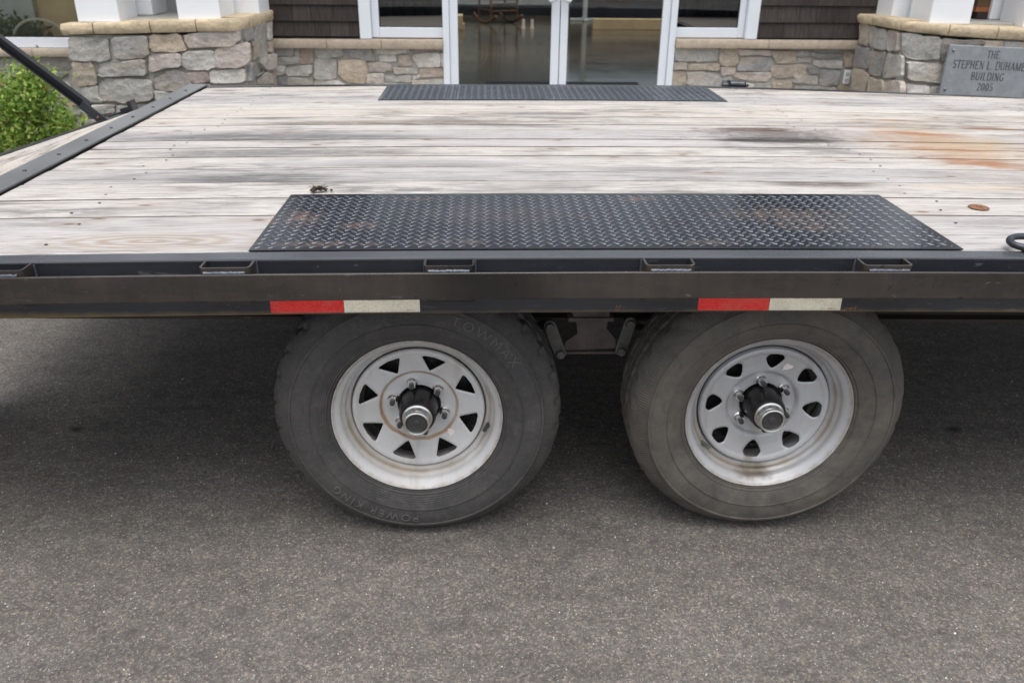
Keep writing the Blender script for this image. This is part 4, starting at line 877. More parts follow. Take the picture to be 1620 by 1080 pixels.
# the frame is arched a little along its length, as loaded trailers are built
def sag(x): return .0048 * (x - .55) ** 2
def taper(x, y): return .085 * max(0, x - 1.25) * max(0, y - 2.0) / .742      # the far side draws in towards the tongue
seen_me = set()
def camber(o):
    for c in o.children:
        if c.name.startswith(('wheel', 'axle', 'leaf_spring', 'spring_hanger', 'shackle')): continue
        if c.location.length < 1e-6:
            if c.data.name not in seen_me:
                seen_me.add(c.data.name)
                for v in c.data.vertices: v.co.y -= taper(v.co.x, v.co.y); v.co.z -= sag(v.co.x)
        else: c.location.z -= sag(c.location.x)
        camber(c)
camber(T)
# clump of dry dirt by the plate corner (its own thing)
dc = MB()
for _ in range(46):
    x, y = Q['clump'][0] + random.gauss(0, .014), Q['clump'][1] + random.gauss(0, .008)
    r = RV(.0025, .0065); b = bmesh.new(); bmesh.ops.create_icosphere(b, subdivisions=1, radius=r)
    zz = .7600 + RV(0, .012) * max(0, 1 - abs(x - Q['clump'][0]) / .03)
    dc.add([(x + v.co.x * RV(.7, 1.3), y + v.co.y, zz + v.co.z * .8) for v in b.verts], [tuple(v.index for v in f.verts) for f in b.faces]); b.free()
for _ in range(14):
    x, y = Q['clump'][0] + random.gauss(0, .015), Q['clump'][1] + random.gauss(0, .008); a = RV(0, 6.3); l = RV(.008, .022)
    dc.tube([(x, y, .764), (x + l * cos(a), y + l * sin(a) * .6, .764 + RV(.002, .014))], .0006, 4)
tag(dc.build('dirt_clump', MT['dirt'], None), 'small dark clump of dry dirt at the corner of the near tread plate', 'dirt clump')

# ================================================================== building
B = empty('building', (.82, 5.9, 0)); tag(B, 'shop front with a stone base, brown shingles and white glazed doors', 'building')
def bpart(mb, name, mat, parent=None, **k):
    o = mb.build(name, mat, None, **k); p = parent or B; o.parent = p
    if p is B: o.matrix_parent_inverse = Matrix.Translation(-Vector(B.location))
    return o
PAL = dict(g=(.40, .385, .355), l=(.57, .545, .50), p=(.47, .415, .375), r=(.37, .305, .27), b=(.43, .37, .30), d=(.30, .295, .285), o=(.49, .41, .325), w=(.72, .69, .64))
def stone_obj(code, pts, base, udir, out, thick, parent, sub):
    """one field stone: outline on the wall plane, rounded and proud of the mortar"""
    P = [Vector((a, b)) for a, b in pts]
    # grow to tight joints, break up the edges, nip the corners
    c = sum(P, Vector((0, 0))) / len(P)
    for it in range(1):
        R = []; n = len(P); f = .10
        for i in range(n): a, b = P[i], P[(i + 1) % n]; R += [a.lerp(b, f), a.lerp(b, .5) + Vector((RV(-1, 1), RV(-1, 1))) * .006, a.lerp(b, 1 - f)]
        P = R
    while len(P) > 18:
        n = len(P); i = min(range(n), key=lambda k: (P[k] - P[(k + 1) % n]).length); P[i] = (P[i] + P[(i + 1) % n]) / 2; P.pop((i + 1) % n)
    n = len(P); c = sum(P, Vector((0, 0))) / n
    size = sum((p - c).length for p in P) / n
    P = [c + (p - c) * (1 + .006 / max(size, .02)) + Vector((RV(-1, 1), RV(-1, 1))) * .035 * size for p in P]
    t = thick * RV(.75, 1.25); ins = min(.007, size * .10)
    def W(p, o_): return (base[0] + udir[0] * p.x + out[0] * o_, base[1] + udir[1] * p.x + out[1] * o_, p.y)
    tilt = Vector((RV(-1, 1), RV(-1, 1))) * .10
    vs = [W(p, -.012) for p in P] + [W(p, t * .80) for p in P]
    for p in P:
        q = c + (p - c) * (1 - ins / max((p - c).length, .001)); vs.append(W(q, t + (q - c).dot(tilt) + RV(-.002, .002)))
    vs.append(W(c, t + RV(-.004, .006)))
    fs = []
    for i in range(n):
        j = (i + 1) % n; fs += [(i, j, n + j, n + i), (n + i, n + j, 2 * n + j, 2 * n + i), (2 * n + i, 2 * n + j, 3 * n)]
    mb = MB(); mb.add(vs, fs); o = mb.build('stone', MT['stone'], None, smooth=30); o.parent = parent
    if not sub: o.matrix_parent_inverse = Matrix.Translation(-Vector(parent.location))
    k = PAL[code]; v = RV(.9, 1.1); o.color = (k[0] * v, k[1] * v, k[2] * v, 1); return o
YW = 5.74
def stone_wall(x0, x1, zt, data):
    mb = MB(); mb.box(x0, x1, YW, YW + .16, GZ, zt); w = bpart(mb, 'stone_wall', MT['mortar'])
    for code, pts in data: stone_obj(code, pts, (-5, YW), (1, 0), (0, -1), .017, w, True)
    return w
v0, v1, v2, v3, v4, v5 = -.168, -.05, .747, .89, 1.69, 1.812
stone_wall(-1.62, -.178, .6145, D['wall_left']); stone_wall(1.822, 3.46, .6345, D['wall_right']); stone_wall(-6.0, -2.90, .5325, D['wall_far_left'])
def ledge(xs, zb, zt, y0, y1, name='ledge_stone', mat='ledge', tilt=0.0):
    for a, b in zip(xs[:-1], xs[1:]):
        vs = []; fs = []; nx, nz = 10, 4
        for k in range(nz + 1):
            for i in range(nx + 1):
                x = a + .002 + (b - a - .004) * i / nx; z = zb + (zt - zb) * k / nz + tilt * (x - xs[0])
                edge = .006 if k in (0, nz) else 0
                vs.append((x, y0 + edge + .004 * noise.noise((x * 18, z * 30, 1)), z))
        m0 = len(vs)
        for k in (0, nz):
            for i in range(nx + 1):
                x = a + .002 + (b - a - .004) * i / nx; vs.append((x, y1, zb + (zt - zb) * k / nz + tilt * (x - xs[0])))
        w = nx + 1
        for k in range(nz):
            for i in range(nx): fs.append((k * w + i, k * w + i + 1, (k + 1) * w + i + 1, (k + 1) * w + i))
        for i in range(nx):
            fs.append((i, m0 + i, m0 + i + 1, i + 1)); t = nz * w; fs.append((t + i, t + i + 1, m0 + w + i + 1, m0 + w + i)); fs.append((m0 + i, m0 + w + i, m0 + w + i + 1, m0 + i + 1))
        fs.append(tuple([k * w for k in range(nz + 1)] + [m0 + w, m0])); fs.append(tuple([k * w + nx for k in range(nz, -1, -1)] + [m0 + nx, m0 + w + nx]))
        mb = MB(); mb.add(vs, fs); bpart(mb, name, MT[mat], smooth=50)
ledge([-1.62, -1.155, -.695, -.174], .616, .690, 5.672, 5.86)
ledge([1.818, 2.62, 3.40], .637, .708, 5.672, 5.86)
ledge([-6, -4.4, -3.62, -2.92], .535, .597, 5.672, 5.86)
# shingled siding
def siding(x0, x1, rows, back):
    mb = MB(); mb.box(x0, x1, back, back + .1, rows[0] - .02, 3.2); w = bpart(mb, 'siding', MT['gasket'])
    for r, (za, zb) in enumerate(zip(rows[:-1], rows[1:])):
        x = x0
        while x < x1 - .02:
            wd = RV(.11, .24); xe = min(x + wd, x1)
            if x1 - xe < .05: xe = x1
            s = MB(); a, b = x + .0012, xe - .0012
            zl = za + RV(0, .0015)
            s.add([(a, back - .026, zl), (b, back - .026, zl), (b, back - .006, zb + .03), (a, back - .006, zb + .03), (a, back - .001, zl), (b, back - .001, zl), (b, back - .001, zb + .03), (a, back - .001, zb + .03)],
                  [(0, 1, 2, 3), (7, 6, 5, 4), (0, 4, 5, 1), (1, 5, 6, 2), (2, 6, 7, 3), (3, 7, 4, 0)])
            o = s.build('shingle', MT['shingle'], None); o.parent = w
            x = xe
rowsL = [.713 - .0, .832, .960, 1.088, 1.216]; rowsR = [.723, .847, .981, 1.11, 1.24]
siding(-1.80, -.872, rowsL, 5.72); siding(2.515, 4.9, rowsR, 5.72)
# upper wall, roof over the porch: everything above the view
mb = MB(); mb.box(-6, 8, 5.87, 6.02, 2.4, 3.4); bpart(mb, 'upper_wall', MT['shingle'])
mb = MB(); mb.box(4.9, 8, 5.87, 6.02, .0, 2.398); mb.box(-6, -5.2, 5.87, 6.02, .54, 2.398); mb.box(3.47, 4.9, 5.76, 5.9, .0, .72); bpart(mb, 'side_wall', MT['shingle'])
# white window trims and frames
def window(xt0, xt1, xf0, xf1, xg0, xg1, zb_trim, zb_fr, zb_gl, ztop=2.3):
    f = MB()
    if xg0 > xf0 + .004: f.box(xf0, xg0, 5.745, 5.80, zb_fr, ztop)
    if xf1 > xg1 + .004: f.box(xg1, xf1, 5.745, 5.80, zb_fr, ztop)
    f.box(xg0 + .0005, xg1 - .0005, 5.742, 5.80, zb_fr, zb_gl)
    f.box(xg0 + .0005, xg1 - .0005, 5.742, 5.80, ztop - .06, ztop)
    w = bpart(f, 'window_frame', MT['alu'], bevel=.004)
    p = MB(); p.box(xg0 - .003, xg1 + .003, 5.772, 5.778, zb_gl - .003, ztop - .05); o = p.build('pane', MT['glass'], None); o.parent = w
    g = MB(); g.box(xg0 + .0006, xg1 - .0006, 5.760, 5.771, zb_gl + .0002, zb_gl + .007); g.box(xg0 + .0006, xg0 + .007, 5.760, 5.771, zb_gl + .0075, ztop - .062); g.box(xg1 - .007, xg1 - .0006, 5.760, 5.771, zb_gl + .0075, ztop - .062); o = g.build('gasket', MT['gasket'], None); o.parent = w
    return w
window(0, 0, -.773, -.172, -.712, -.172, 0, .7, .782)
mb = MB(); mb.box(-.872, -.775, 5.690, 5.80, .6935, 2.4); bpart(mb, 'window_trim', MT['trim'], bevel=.004)
window(0, 0, 1.815, 2.410, 1.815, 2.355, 0, .716, .797)
mb = MB(); mb.box(2.412, 2.513, 5.690, 5.80, .7115, 2.4); bpart(mb, 'window_trim', MT['trim'], bevel=.004)
window(0, 0, -5.2, -2.95, -5.15, -2.95, 0, .600, .682)
# doors
def jamb(a, b):
    mb = MB(); mb.box(a, b, 5.70, 5.84, .1, 2.35); bpart(mb, 'door_jamb', MT['alu'], bevel=.003)
jamb(v0 - .006, -.119); jamb(1.762, v5 + .004)
mb = MB(); mb.box(v0 - .006, v5 + .004, 5.70, 5.84, 2.352, 2.45); bpart(mb, 'door_head', MT['alu'])
for (x0, xg0, xg1, x1, hx, sgn) in ((-.1165, -.047, .748, .8175, .742, -1), (.8255, .889, 1.692, 1.7595, .883, 1)):
    f = MB(); f.box(x0, xg0, 5.725, 5.77, .11, 2.34); f.box(xg1, x1, 5.725, 5.77, .11, 2.34); f.box(xg0 + .0004, xg1 - .0004, 5.726, 5.769, .11, .26); f.box(xg0 + .0004, xg1 - .0004, 5.726, 5.769, 2.26, 2.34)
    d_ = bpart(f, 'door', MT['alu'], bevel=.003)
    p = MB(); p.box(xg0 - .003, xg1 + .003, 5.744, 5.750, .255, 2.27); o = p.build('pane', MT['glass'], None); o.parent = d_
    h = MB(); cx = hx + .0; pts = [(cx + sgn * .022, 5.722, .998 + .012)]
    pts = [(cx + sgn * .03, 5.735, 1.03), (cx + sgn * .005, 5.66, 1.005), (cx - sgn * .03, 5.655, 1.012), (cx - sgn * .038, 5.655, 1.06), (cx - sgn * .038, 5.655, 1.26), (cx - sgn * .03, 5.655, 1.30), (cx + sgn * .03, 5.735, 1.29)]
    h.tube(pts, .016, 10); o = h.build('pull_handle', MT['alu'], None, smooth=60); o.parent = d_
mb = MB(); mb.box(-1.55, 3.36, 4.2, 5.735, GZ - .02, .06); tag(mb.build('walkway', MT['mortar'], bevel=.01), kind='structure')
# room behind the glass
mb = MB(); mb.box(-6, 8, 5.9, 19.9, -.02, .1); tag(mb.build('lobby_floor', MT['lobby']), kind='structure')
mb = MB(); mb.box(-6, 8, 5.86, 8.2, 3.1, 3.2); mb.box(-6, 8, 10.4, 12.0, 3.1, 3.2); mb.box(-6, 8, 14.2, 15.6, 3.1, 3.2); mb.box(-6, 8, 17.6, 20, 3.1, 3.2); tag(mb.build('ceiling', MT['ceiling']), kind='structure')  # gaps between the slabs added to let daylight onto the floor
mb = MB(); mb.box(-6.2, -6.0, 5.86, 20, 0, 3.2); tag(mb.build('lobby_wall', MT['int_wall']), kind='structure')
mb = MB(); mb.box(8.0, 8.2, 5.86, 9.0, 0, 3.2); mb.box(8.0, 8.2, 9.0, 20, 0, 1.2); mb.box(8.0, 8.2, 9, 20, 2.9, 3.2); tag(mb.build('lobby_wall', MT['int_wall']), kind='structure')
mb = MB(); mb.box(-6, 8, 19.9, 20, 0, 1.35); mb.box(-6, 8, 19.9, 20, 2.9, 3.1); tag(mb.build('lobby_back_wall', MT['int_wall']), kind='structure')
# grey partition with a dark baseboard
mb = MB(); mb.box(-3.2, 1.75, 16.42, 16.55, .1, 2.2); pw = tag(mb.build('partition_wall', MT['int_wall']), 'pale grey partition with a dark baseboard behind the rocking chair', 'partition wall')
mb = MB(); mb.box(-3.2, 1.75, 16.40, 16.419, .1, .30); o = mb.build('baseboard', MT['int_base']); o.parent = pw
# dark hung cloth / counter behind right door
mb = MB(); mb.box(1.9, 5.2, 15.9, 16.3, .1, 1.3); o = tag(mb.build('dark_counter', MT['int_dark'], bevel=.02), 'long dark counter inside behind the right glass door', 'counter')
mb = MB(); mb.box(1.95, 5.15, 15.885, 15.899, .62, .74); k_ = mb.build('rail', MT['chair_wood'], None); k_.parent = o
mb = MB(); x = 2.05
while x < 4.6:
    wd = RV(.05, .12); x += wd + .01
    q = MB(); q.box(x - wd, x, 15.86, 15.884, .42 + RV(0, .03), .60); k_ = q.build('book', random.choice([MT['oldwood'], MT['orangewood'], MT['int_base'], MT['darkwood']]), None); k_.parent = o
# rocking chair
rx, ry = .43, 14.62
RC = empty('rocking_chair', (rx, ry, .1)); RC.rotation_euler = (0, 0, radians(28)); tag(RC, 'brown wooden rocking chair standing inside the left glass door', 'rocking chair')
def rpart(mb, name, **k): o = mb.build(name, MT['chair_wood'], None, **k); o.parent = RC
for sx in (-.27, .27):
    mb = MB(); mb.tube([(sx, -.42 + .84 * i / 12, .022 + .13 * ((i - 6) / 6) ** 2) for i in range(13)], .024, 8); rpart(mb, 'rocker', smooth=60)
    for sy in (-.24, .22):
        mb = MB(); mb.tube([(sx, sy, .05), (sx, sy * .95, .68)], [.021, .026], 8); rpart(mb, 'leg', smooth=60)
    mb = MB(); mb.box(sx - .035, sx + .035, -.30, .26, .68, .70); rpart(mb, 'armrest', bevel=.006)
    mb = MB(); mb.tube([(sx, -.24, .24), (sx, .22, .24)], .014, 8); rpart(mb, 'side_stretcher', smooth=60)
for sy, z in ((-.24, .22), (.22, .26), (-.24, .34)):
    mb = MB(); mb.tube([(-.27, sy, z), (.27, sy, z)], .014, 8); rpart(mb, 'cross_stretcher', smooth=60)
mb = MB(); mb.box(-.29, .29, -.27, .25, .40, .43); rpart(mb, 'seat', bevel=.01)
for i in range(6):
    x = -.22 + .088 * i; mb = MB(); mb.tube([(x, .24, .43), (x, .40, 1.12)], .015, 8); rpart(mb, 'back_slat', smooth=60)
mb = MB(); mb.box(-.30, .30, .385, .42, 1.08, 1.18); rpart(mb, 'head_rail', bevel=.01)
# grey post on a cross foot, long pale board, carton, two pegs, door mat
ps = empty('post_stand', (2.10, 15.2, .1)); tag(ps, 'slim grey post stand on a flat crossed foot inside the right door', 'post stand')
mb = MB(); mb.tube([(0, 0, .05), (0, 0, 1.6)], .045, 12); o = mb.build('post', MT['greysteel'], None, smooth=60); o.parent = ps
mb = MB(); mb.box(-.28, .28, -.04, .04, 0.001, .05); o = mb.build('foot', MT['greysteel'], None, bevel=.01); o.parent = ps
mb = MB(); mb.box(-.04, .04, -.28, -.042, 0.001, .048); mb.box(-.04, .04, .042, .28, 0.001, .048); o = mb.build('foot', MT['greysteel'], None, bevel=.01); o.parent = ps
pl = MB(); pl.box(2.05, 3.6, 13.42, 13.56, .101, .275); tag(pl.build('wooden_bench_beam', MT['tan'], bevel=.006), 'long pale tan beam lying low on the lobby floor inside the right door', 'beam')
bx = MB(); bx.box(-.85, -.185, 13.25, 13.6, .101, .325); o = tag(bx.build('carton', MT['tan'], bevel=.006), 'tan carton on the lobby floor at the left edge of the door', 'carton')
b3 = MB(); b3.box(-.184, -.155, 13.22, 13.5, .101, .19); k_ = b3.build('flap', MT['tan'], None); k_.parent = o
for x, lab in ((.857, 'short pale peg on the lobby floor nearer the rocking chair'), (1.008, 'short pale peg on the lobby floor nearer the door stiles')):
    mb = MB(); mb.tube([(x, 13.55, .10), (x, 13.55, .155), (x, 13.55, .25)], [.034, .026, .024], 10); tag(mb.build('wooden_peg', MT['pinktan'], None, smooth=50), lab, 'peg', 'short pegs on the lobby floor')
mt = MB(); mt.box(.19, 1.80, 6.85, 7.36, .101, .112); tag(mt.build('door_mat', MT['gasket'], bevel=.004), 'dark rectangular mat on the lobby floor just inside the doors', 'door mat')
# things behind the side windows
for (x0, x1, tilt_, lab, labb) in ((-1.05, -.175, 1, 'dark navy draped table behind the left side window', 'pale pinkish board added in place of a reflection in the left side window'), (2.10, 3.0, 0, 'dark navy draped table behind the right side window', 'pale pinkish board added in place of a reflection in the right side window')):
    mb = MB(); n = 24; vs = []; fs = []
    for i in range(n + 1):
        x = x0 + (x1 - x0) * i / n; y = 7.34 + .025 * sin(i * 1.9) + .012 * sin(i * 4.1)
        vs += [(x, y, .12), (x, y - .01, .86), (x, y + .02, 1.12), (x, 8.0, 1.14)]
    for i in range(n):
        for k in range(3): fs.append((i * 4 + k, (i + 1) * 4 + k, (i + 1) * 4 + k + 1, i * 4 + k + 1))
    mb.add(vs, fs); tag(mb.build('draped_table', MT['int_dark'], None, smooth=50), lab, 'table', 'draped tables behind the side windows')
    mb = MB(); mb.prism([(x0, 5.95), (x1 - .01, 5.95), (x1 - .01, 7.30), (x0, 7.05 if tilt_ else 7.3)], .735, .765, 'z'); mb.box(x0 + .02, x1 - .03, 6.3, 6.34, .101, .7345); tag(mb.build('reflection_board', MT['pinktan'], bevel=.004), labb, 'stand-in board', 'boards in place of side window reflections')  # pale board added where the glass would show a tan reflection
# far left window: tan banner, grey panel, dark shrub, cream hoop
mb = MB(); mb.box(-4.6, -3.1, 6.46, 6.50, .3, 1.9); tag(mb.build('tan_banner', MT['banner']), 'orange tan banner panel behind the far left window', 'banner')
mb = MB(); mb.box(-4.75, -3.88, 6.38, 6.44, .3, 1.7); tag(mb.build('grey_panel', MT['greypanel']), 'grey display panel behind the far left window', 'panel')
mb = MB(); mb.tube([(-3.90 + .235 * (1 - cos(pi * i / 16)) , 5.96, .62 + .19 * sin(pi * i / 16)) for i in range(17)], .011, 8); mb.box(-3.95, -3.38, 5.90, 6.02, .101, .62); tag(mb.build('hoop_rack', MT['cream'], None, smooth=50), 'cream arched hoop rack behind the far left window', 'rack')
def leafy(name, centre, rad, n, size, label, cat, dark, floor_z):
    root = empty(name, (centre[0], centre[1], floor_z)); tag(root, label, cat)
    vs = []; fs = []; tint = []
    clumps = []
    for _ in range(60):
        while True:
            u = Vector((RV(-1, 1), RV(-1, 1), RV(-1, 1)))
            if u.length < 1: break
        u.normalize(); k = RV(.55, 1.0)
        clumps.append((Vector((u.x * rad[0], u.y * rad[1], u.z * rad[2])) * k, RV(.75, 1.2)))
    for i in range(n):
        c, t0 = random.choice(clumps); sg = .20
        p = c + Vector((random.gauss(0, rad[0] * sg), random.gauss(0, rad[1] * sg), random.gauss(0, rad[2] * sg)))
        d1 = Vector((RV(-1, 1), RV(-1, 1), RV(-.2, 1.1))).normalized(); s1 = d1.orthogonal().normalized(); s1 = Matrix.Rotation(RV(0, 6.28), 3, d1) @ s1
        L = size * RV(.6, 1.3); w = L * RV(.22, .32); b = len(vs)
        P = p + Vector((0, 0, centre[2] - floor_z))
        nr_ = d1.cross(s1)
        vs += [P, P + d1 * L * .5 + s1 * w + nr_ * L * .06, P + d1 * L, P + d1 * L * .5 - s1 * w + nr_ * L * .06]
        fs += [(b, b + 1, b + 2), (b, b + 2, b + 3)]
        t = min(1, max(0, random.gauss(.45, .2) * t0 * dark)); t = 1.0 if (random.random() < .035 and dark > .8) else min(t, .93)
        tint += [t, t]
    me = bpy.data.meshes.new('foliage'); me.from_pydata([tuple(v) for v in vs], [], fs); me.materials.append(MT['leaf'])
    at = me.attributes.new('tint', 'FLOAT', 'FACE'); at.data.foreach_set('value', tint)
    o = link('foliage', me, root); o['kind'] = 'stuff'
    st = MB()
    for _ in range(26):
        c, _t = random.choice(clumps); e = c + Vector((0, 0, centre[2] - floor_z)); st.tube([(RV(-.05, .05), RV(-.05, .05), 0), e * .5 + Vector((RV(-.05, .05), 0, .02)), e], [.008, .005, .0025], 5)
    o = st.build('stems', MT['stem'], None); o.parent = root
    return root
leafy('potted_shrub', (-4.02, 6.14, .60), (.30, .16, .19), 1500, .055, 'dark green shrub behind the far left window', 'shrub', .35, .1)
# ================================================================== stone piers
def pier(label, plan_front, corner, sdir, back_len, ztop_b, data_f, base_f, data_s, x_far, caps, name='stone_pier', flip=1):
    cx, cy = corner
    p = empty(name, ((cx + x_far) / 2, cy + .4, 0)); tag(p, label, 'stone pier', 'stone piers at the shop front')
    bx_, by_ = cx + sdir[0] * back_len, cy + sdir[1] * back_len
    ins = .010
    poly = [(cx, cy + ins), (bx_, by_), (x_far, by_), (x_far, cy + ins)]
    poly[0] = (cx - flip * ins, cy + ins); poly[1] = (bx_ - flip * ins, by_)
    mb = MB(); mb.prism(poly, GZ, ztop_b, 'z'); o = mb.build('mortar_core', MT['mortar'], None); o.parent = p; o.matrix_parent_inverse = Matrix.Translation(-Vector(p.location))
    for code, pts in data_f: stone_obj(code, pts, base_f, (1, 0), (0, -1), .020, p, False)
    nout = (sdir[1] * flip, -sdir[0] * flip)
    for code, pts in data_s: stone_obj(code, pts, corner, sdir, nout, .020, p, False)
    return p
PLo = pier('left stone pier with tan capstones beside the shrub', None, D['sL'][0], D['sL'][1], .848, .79, D['pierL_front'], (-2.925, 4.87), D['pierL_side'], -2.905, None, flip=1)
PRo = pier('right stone pier with tan capstones carrying the plaque', None, D['sR'][0], D['sR'][1], .80, .79, D['pierR_front'], (3.4, 4.93), D['pierR_side'], 5.1, None, flip=-1)
for za, zb, xs_ in ((.60, .77, (4.55, 4.83, 5.08)), (.42, .59, (4.5, 4.70, 5.08)), (.22, .41, (4.5, 4.88, 5.08)), (.20, .37, (3.45, 3.75, 4.15, 4.48))):
    for a, b in zip(xs_[:-1], xs_[1:]):
        stone_obj(random.choice('glpgb'), [(a - 3.4 + .008, za + .008), (b - 3.4 - .008, za + .006), (b - 3.4 - .006, zb - .008), (a - 3.4 + .006, zb - .006)], (3.4, 4.93), (1, 0), (0, -1), .020, PRo, False)
def cap(parent, pts, zb, zt, depth):
    """one cap stone: pts = front line in plan (2+ points, left to right), zb/zt = bottom and top per point"""
    vs = []; fs = []; seg = []; nz = 4
    for (a, b, z0, z1, t0, t1) in zip(pts[:-1], pts[1:], zb[:-1], zb[1:], zt[:-1], zt[1:]):
        for i in range(7):
            if seg and i == 0: continue
            u = i / 6; seg.append((a[0] + (b[0] - a[0]) * u, a[1] + (b[1] - a[1]) * u, z0 + (z1 - z0) * u, t0 + (t1 - t0) * u))
    n = len(seg)
    def nrm2(i):
        a = seg[max(0, i - 1)]; b = seg[min(n - 1, i + 1)]; v = Vector((b[1] - a[1], -(b[0] - a[0]))); return v.normalized()
    for k in range(nz + 1):
        for i, (x, y, zl, zh) in enumerate(seg):
            e = -.012 if k in (0, nz) else 0; nv = nrm2(i); z = zl + (zh - zl) * k / nz
            j = .010 * noise.noise((x * 11, y * 11, z * 26)) + .004 * noise.noise((x * 40, y * 40, z * 60)) + e
            if i in (0, n - 1): j -= .006
            vs.append((x + nv.x * j, y + nv.y * j, z + (.004 * noise.noise((x * 9, y * 9, 3)) if k == nz else 0)))
    m0 = len(vs)
    for kk in (0, 1):
        for i, (x, y, zl, zh) in enumerate(seg):
            nv = nrm2(i); vs.append((x - nv.x * depth, y - nv.y * depth, (zl, zh)[kk]))
    for k in range(nz):
        for i in range(n - 1): fs.append((k * n + i, k * n + i + 1, (k + 1) * n + i + 1, (k + 1) * n + i))
    t = nz * n
    for i in range(n - 1):
        fs.append((i, m0 + i, m0 + i + 1, i + 1)); fs.append((t + i, t + i + 1, m0 + n + i + 1, m0 + n + i)); fs.append((m0 + i, m0 + n + i, m0 + n + i + 1, m0 + i + 1))
    fs.append(tuple([k * n for k in range(nz + 1)] + [m0 + n, m0])); fs.append(tuple([k * n + n - 1 for k in range(nz, -1, -1)] + [m0 + n - 1, m0 + n + n - 1]))
    mb = MB(); mb.add(vs, fs); o = mb.build('cap_stone', MT['cap_stone'], None, smooth=55); o.parent = parent; o.matrix_parent_inverse = Matrix.Translation(-Vector(parent.location))
yf = 4.835
capsL = [(-2.955, yf, .793, .866), (-2.59, yf, .801, .882), (-1.985, yf, .818, .905), (-1.64, yf, .828, .918)]
xs = [-2.96, -2.72, -2.30, -1.962, -1.66]
def lerpz(x, k):
    for a, b in zip(capsL[:-1], capsL[1:]):
        if x <= b[0] or b is capsL[-1]: return a[k] + (b[k] - a[k]) * (x - a[0]) / (b[0] - a[0])
for i in range(4):
    a, b = xs[i] + .004, xs[i + 1] - .004
    P_ = [(a, yf), (b, yf)]; Z0 = [lerpz(a, 2), lerpz(b, 2)]; Z1 = [lerpz(a, 3), lerpz(b, 3)]
    if i == 3: P_ = [(a, yf), (-1.70, yf), (-1.625, yf + .035), (-1.600, yf + .16)]; Z0 = [Z0[0], .826, .828, .830]; Z1 = [Z1[0], .915, .917, .919]
    cap(PLo, P_, Z0, Z1, .20)
cap(PLo, [(-1.598, yf + .168), (-1.588, yf + .50), (-1.575, 5.73)], [.830, .834, .838], [.919, .917, .914], .20)
mb = MB(); mb.prism([(-2.90, 5.02), (-1.78, 5.02), (-1.78, 5.68), (-2.90, 5.68)], .80, .892, 'z'); o = mb.build('top_flagstone', MT['flag'], None, bevel=.01); o.parent = PLo; o.matrix_parent_inverse = Matrix.Translation(-Vector(PLo.location))
# right pier caps
yr = 4.895
cap(PRo, [(3.358, 5.73), (3.362, 5.44)], [.852, .855], [.922, .925], .20)
cap(PRo, [(3.363, 5.43), (3.372, 5.08), (3.388, 4.955)], [.855, .858, .856], [.925, .930, .930], .20)
cap(PRo, [(3.391, 4.947), (3.425, 4.905), (3.50, yr), (3.752, yr)], [.856, .852, .845, .824], [.930, .928, .920, .904], .20)
cap(PRo, [(3.760, yr), (4.140, yr)], [.823, .802], [.903, .890], .20)
cap(PRo, [(4.148, yr), (4.60, yr)], [.801, .786], [.889, .876], .20)
cap(PRo, [(4.608, yr), (5.1, yr)], [.786, .778], [.876, .866], .20)
mb = MB(); mb.prism([(3.56, 5.08), (5.08, 5.08), (5.08, 5.68), (3.56, 5.68)], .795, .906, 'z'); o = mb.build('top_flagstone', MT['flag'], None, bevel=.01); o.parent = PRo; o.matrix_parent_inverse = Matrix.Translation(-Vector(PRo.location))
# white box columns
def column(x0, x1, y0, y1, z0, label):
    mb = MB(); mb.box(x0, x1, y0, y1, z0, 2.8)
    o = mb.build('white_column', MT['column'], None, bevel=.008); tag(o, label, 'column', 'white square columns on the stone piers')
    for sx in (x0 + .02, x1 - .02):
        pass
    return o
column(Q['c1l'][0], Q['c1r'][0], 4.90, 5.27, .876, 'left front white square column on the left stone pier')
column(Q['c2l'][0], Q['c2r'][0], 4.90, 5.30, .896, 'right front white square column on the left stone pier')
column(-2.86, -2.448, 5.35, 5.70, .894, 'white square column set behind the left front column of the left pier')
column(-2.02, Q['c4r'][0], 5.35, 5.70, .906, 'white square column set behind the right front column of the left pier')
column(Q['bl'][0], Q['br'][0], 4.97, 5.32, .900, 'front white square column left of the brown boards on the right pier')
column(Q['dl'][0], Q['dl'][0] + .32, 4.97, 5.31, .880, 'front white square column at the right end of the right pier')
column(3.51, 3.80, 5.40, 5.70, .908, 'white square column at the wall on the right pier, nearest the siding')
column(4.31, 4.45, 5.36, 5.70, .908, 'narrow white column at the wall just right of the brown boards')
ws_ = empty('board_stack', (4.34, 5.58, .91)); tag(ws_, 'short stack of brown and orange boards between white columns', 'board stack')
for (z0, z1, x0, x1, mt_) in ((.0, .052, 4.22, 4.37, 'darkwood'), (.053, .092, 4.20, 4.45, 'orangewood'), (.093, .145, 4.20, 4.46, 'oldwood'), (.146, .21, 4.2, 4.45, 'oldwood')):
    mb = MB(); mb.box(x0 - 4.34, x1 - 4.34, -.19, .06, z0, z1); o = mb.build('board', MT[mt_], None, bevel=.004); o.parent = ws_
# porch roof carried by the columns
for xa, xb in ((-2.95, -1.55), (3.4, 4.8)):
    mb = MB(); mb.box(xa, xb, 4.86, 5.868, 2.801, 2.95); bpart(mb, 'porch_beam', MT['trim'])
# outlet
ou = MB(); ou.box(Q['outl'][0], Q['outr'][0], 5.700, 5.712, .345, .462); o = tag(ou.build('electrical_outlet', MT['plastic'], bevel=.003), 'pale outlet plate on the stone wall by the right pier', 'outlet')
xm = (Q['outl'][0] + Q['outr'][0]) / 2
for z in (.375, .427):
    mb = MB(); mb.box(xm - .017, xm + .017, 5.697, 5.6995, z - .015, z + .015); k_ = mb.build('socket', MT['int_wall'], None, bevel=.002); k_.parent = o
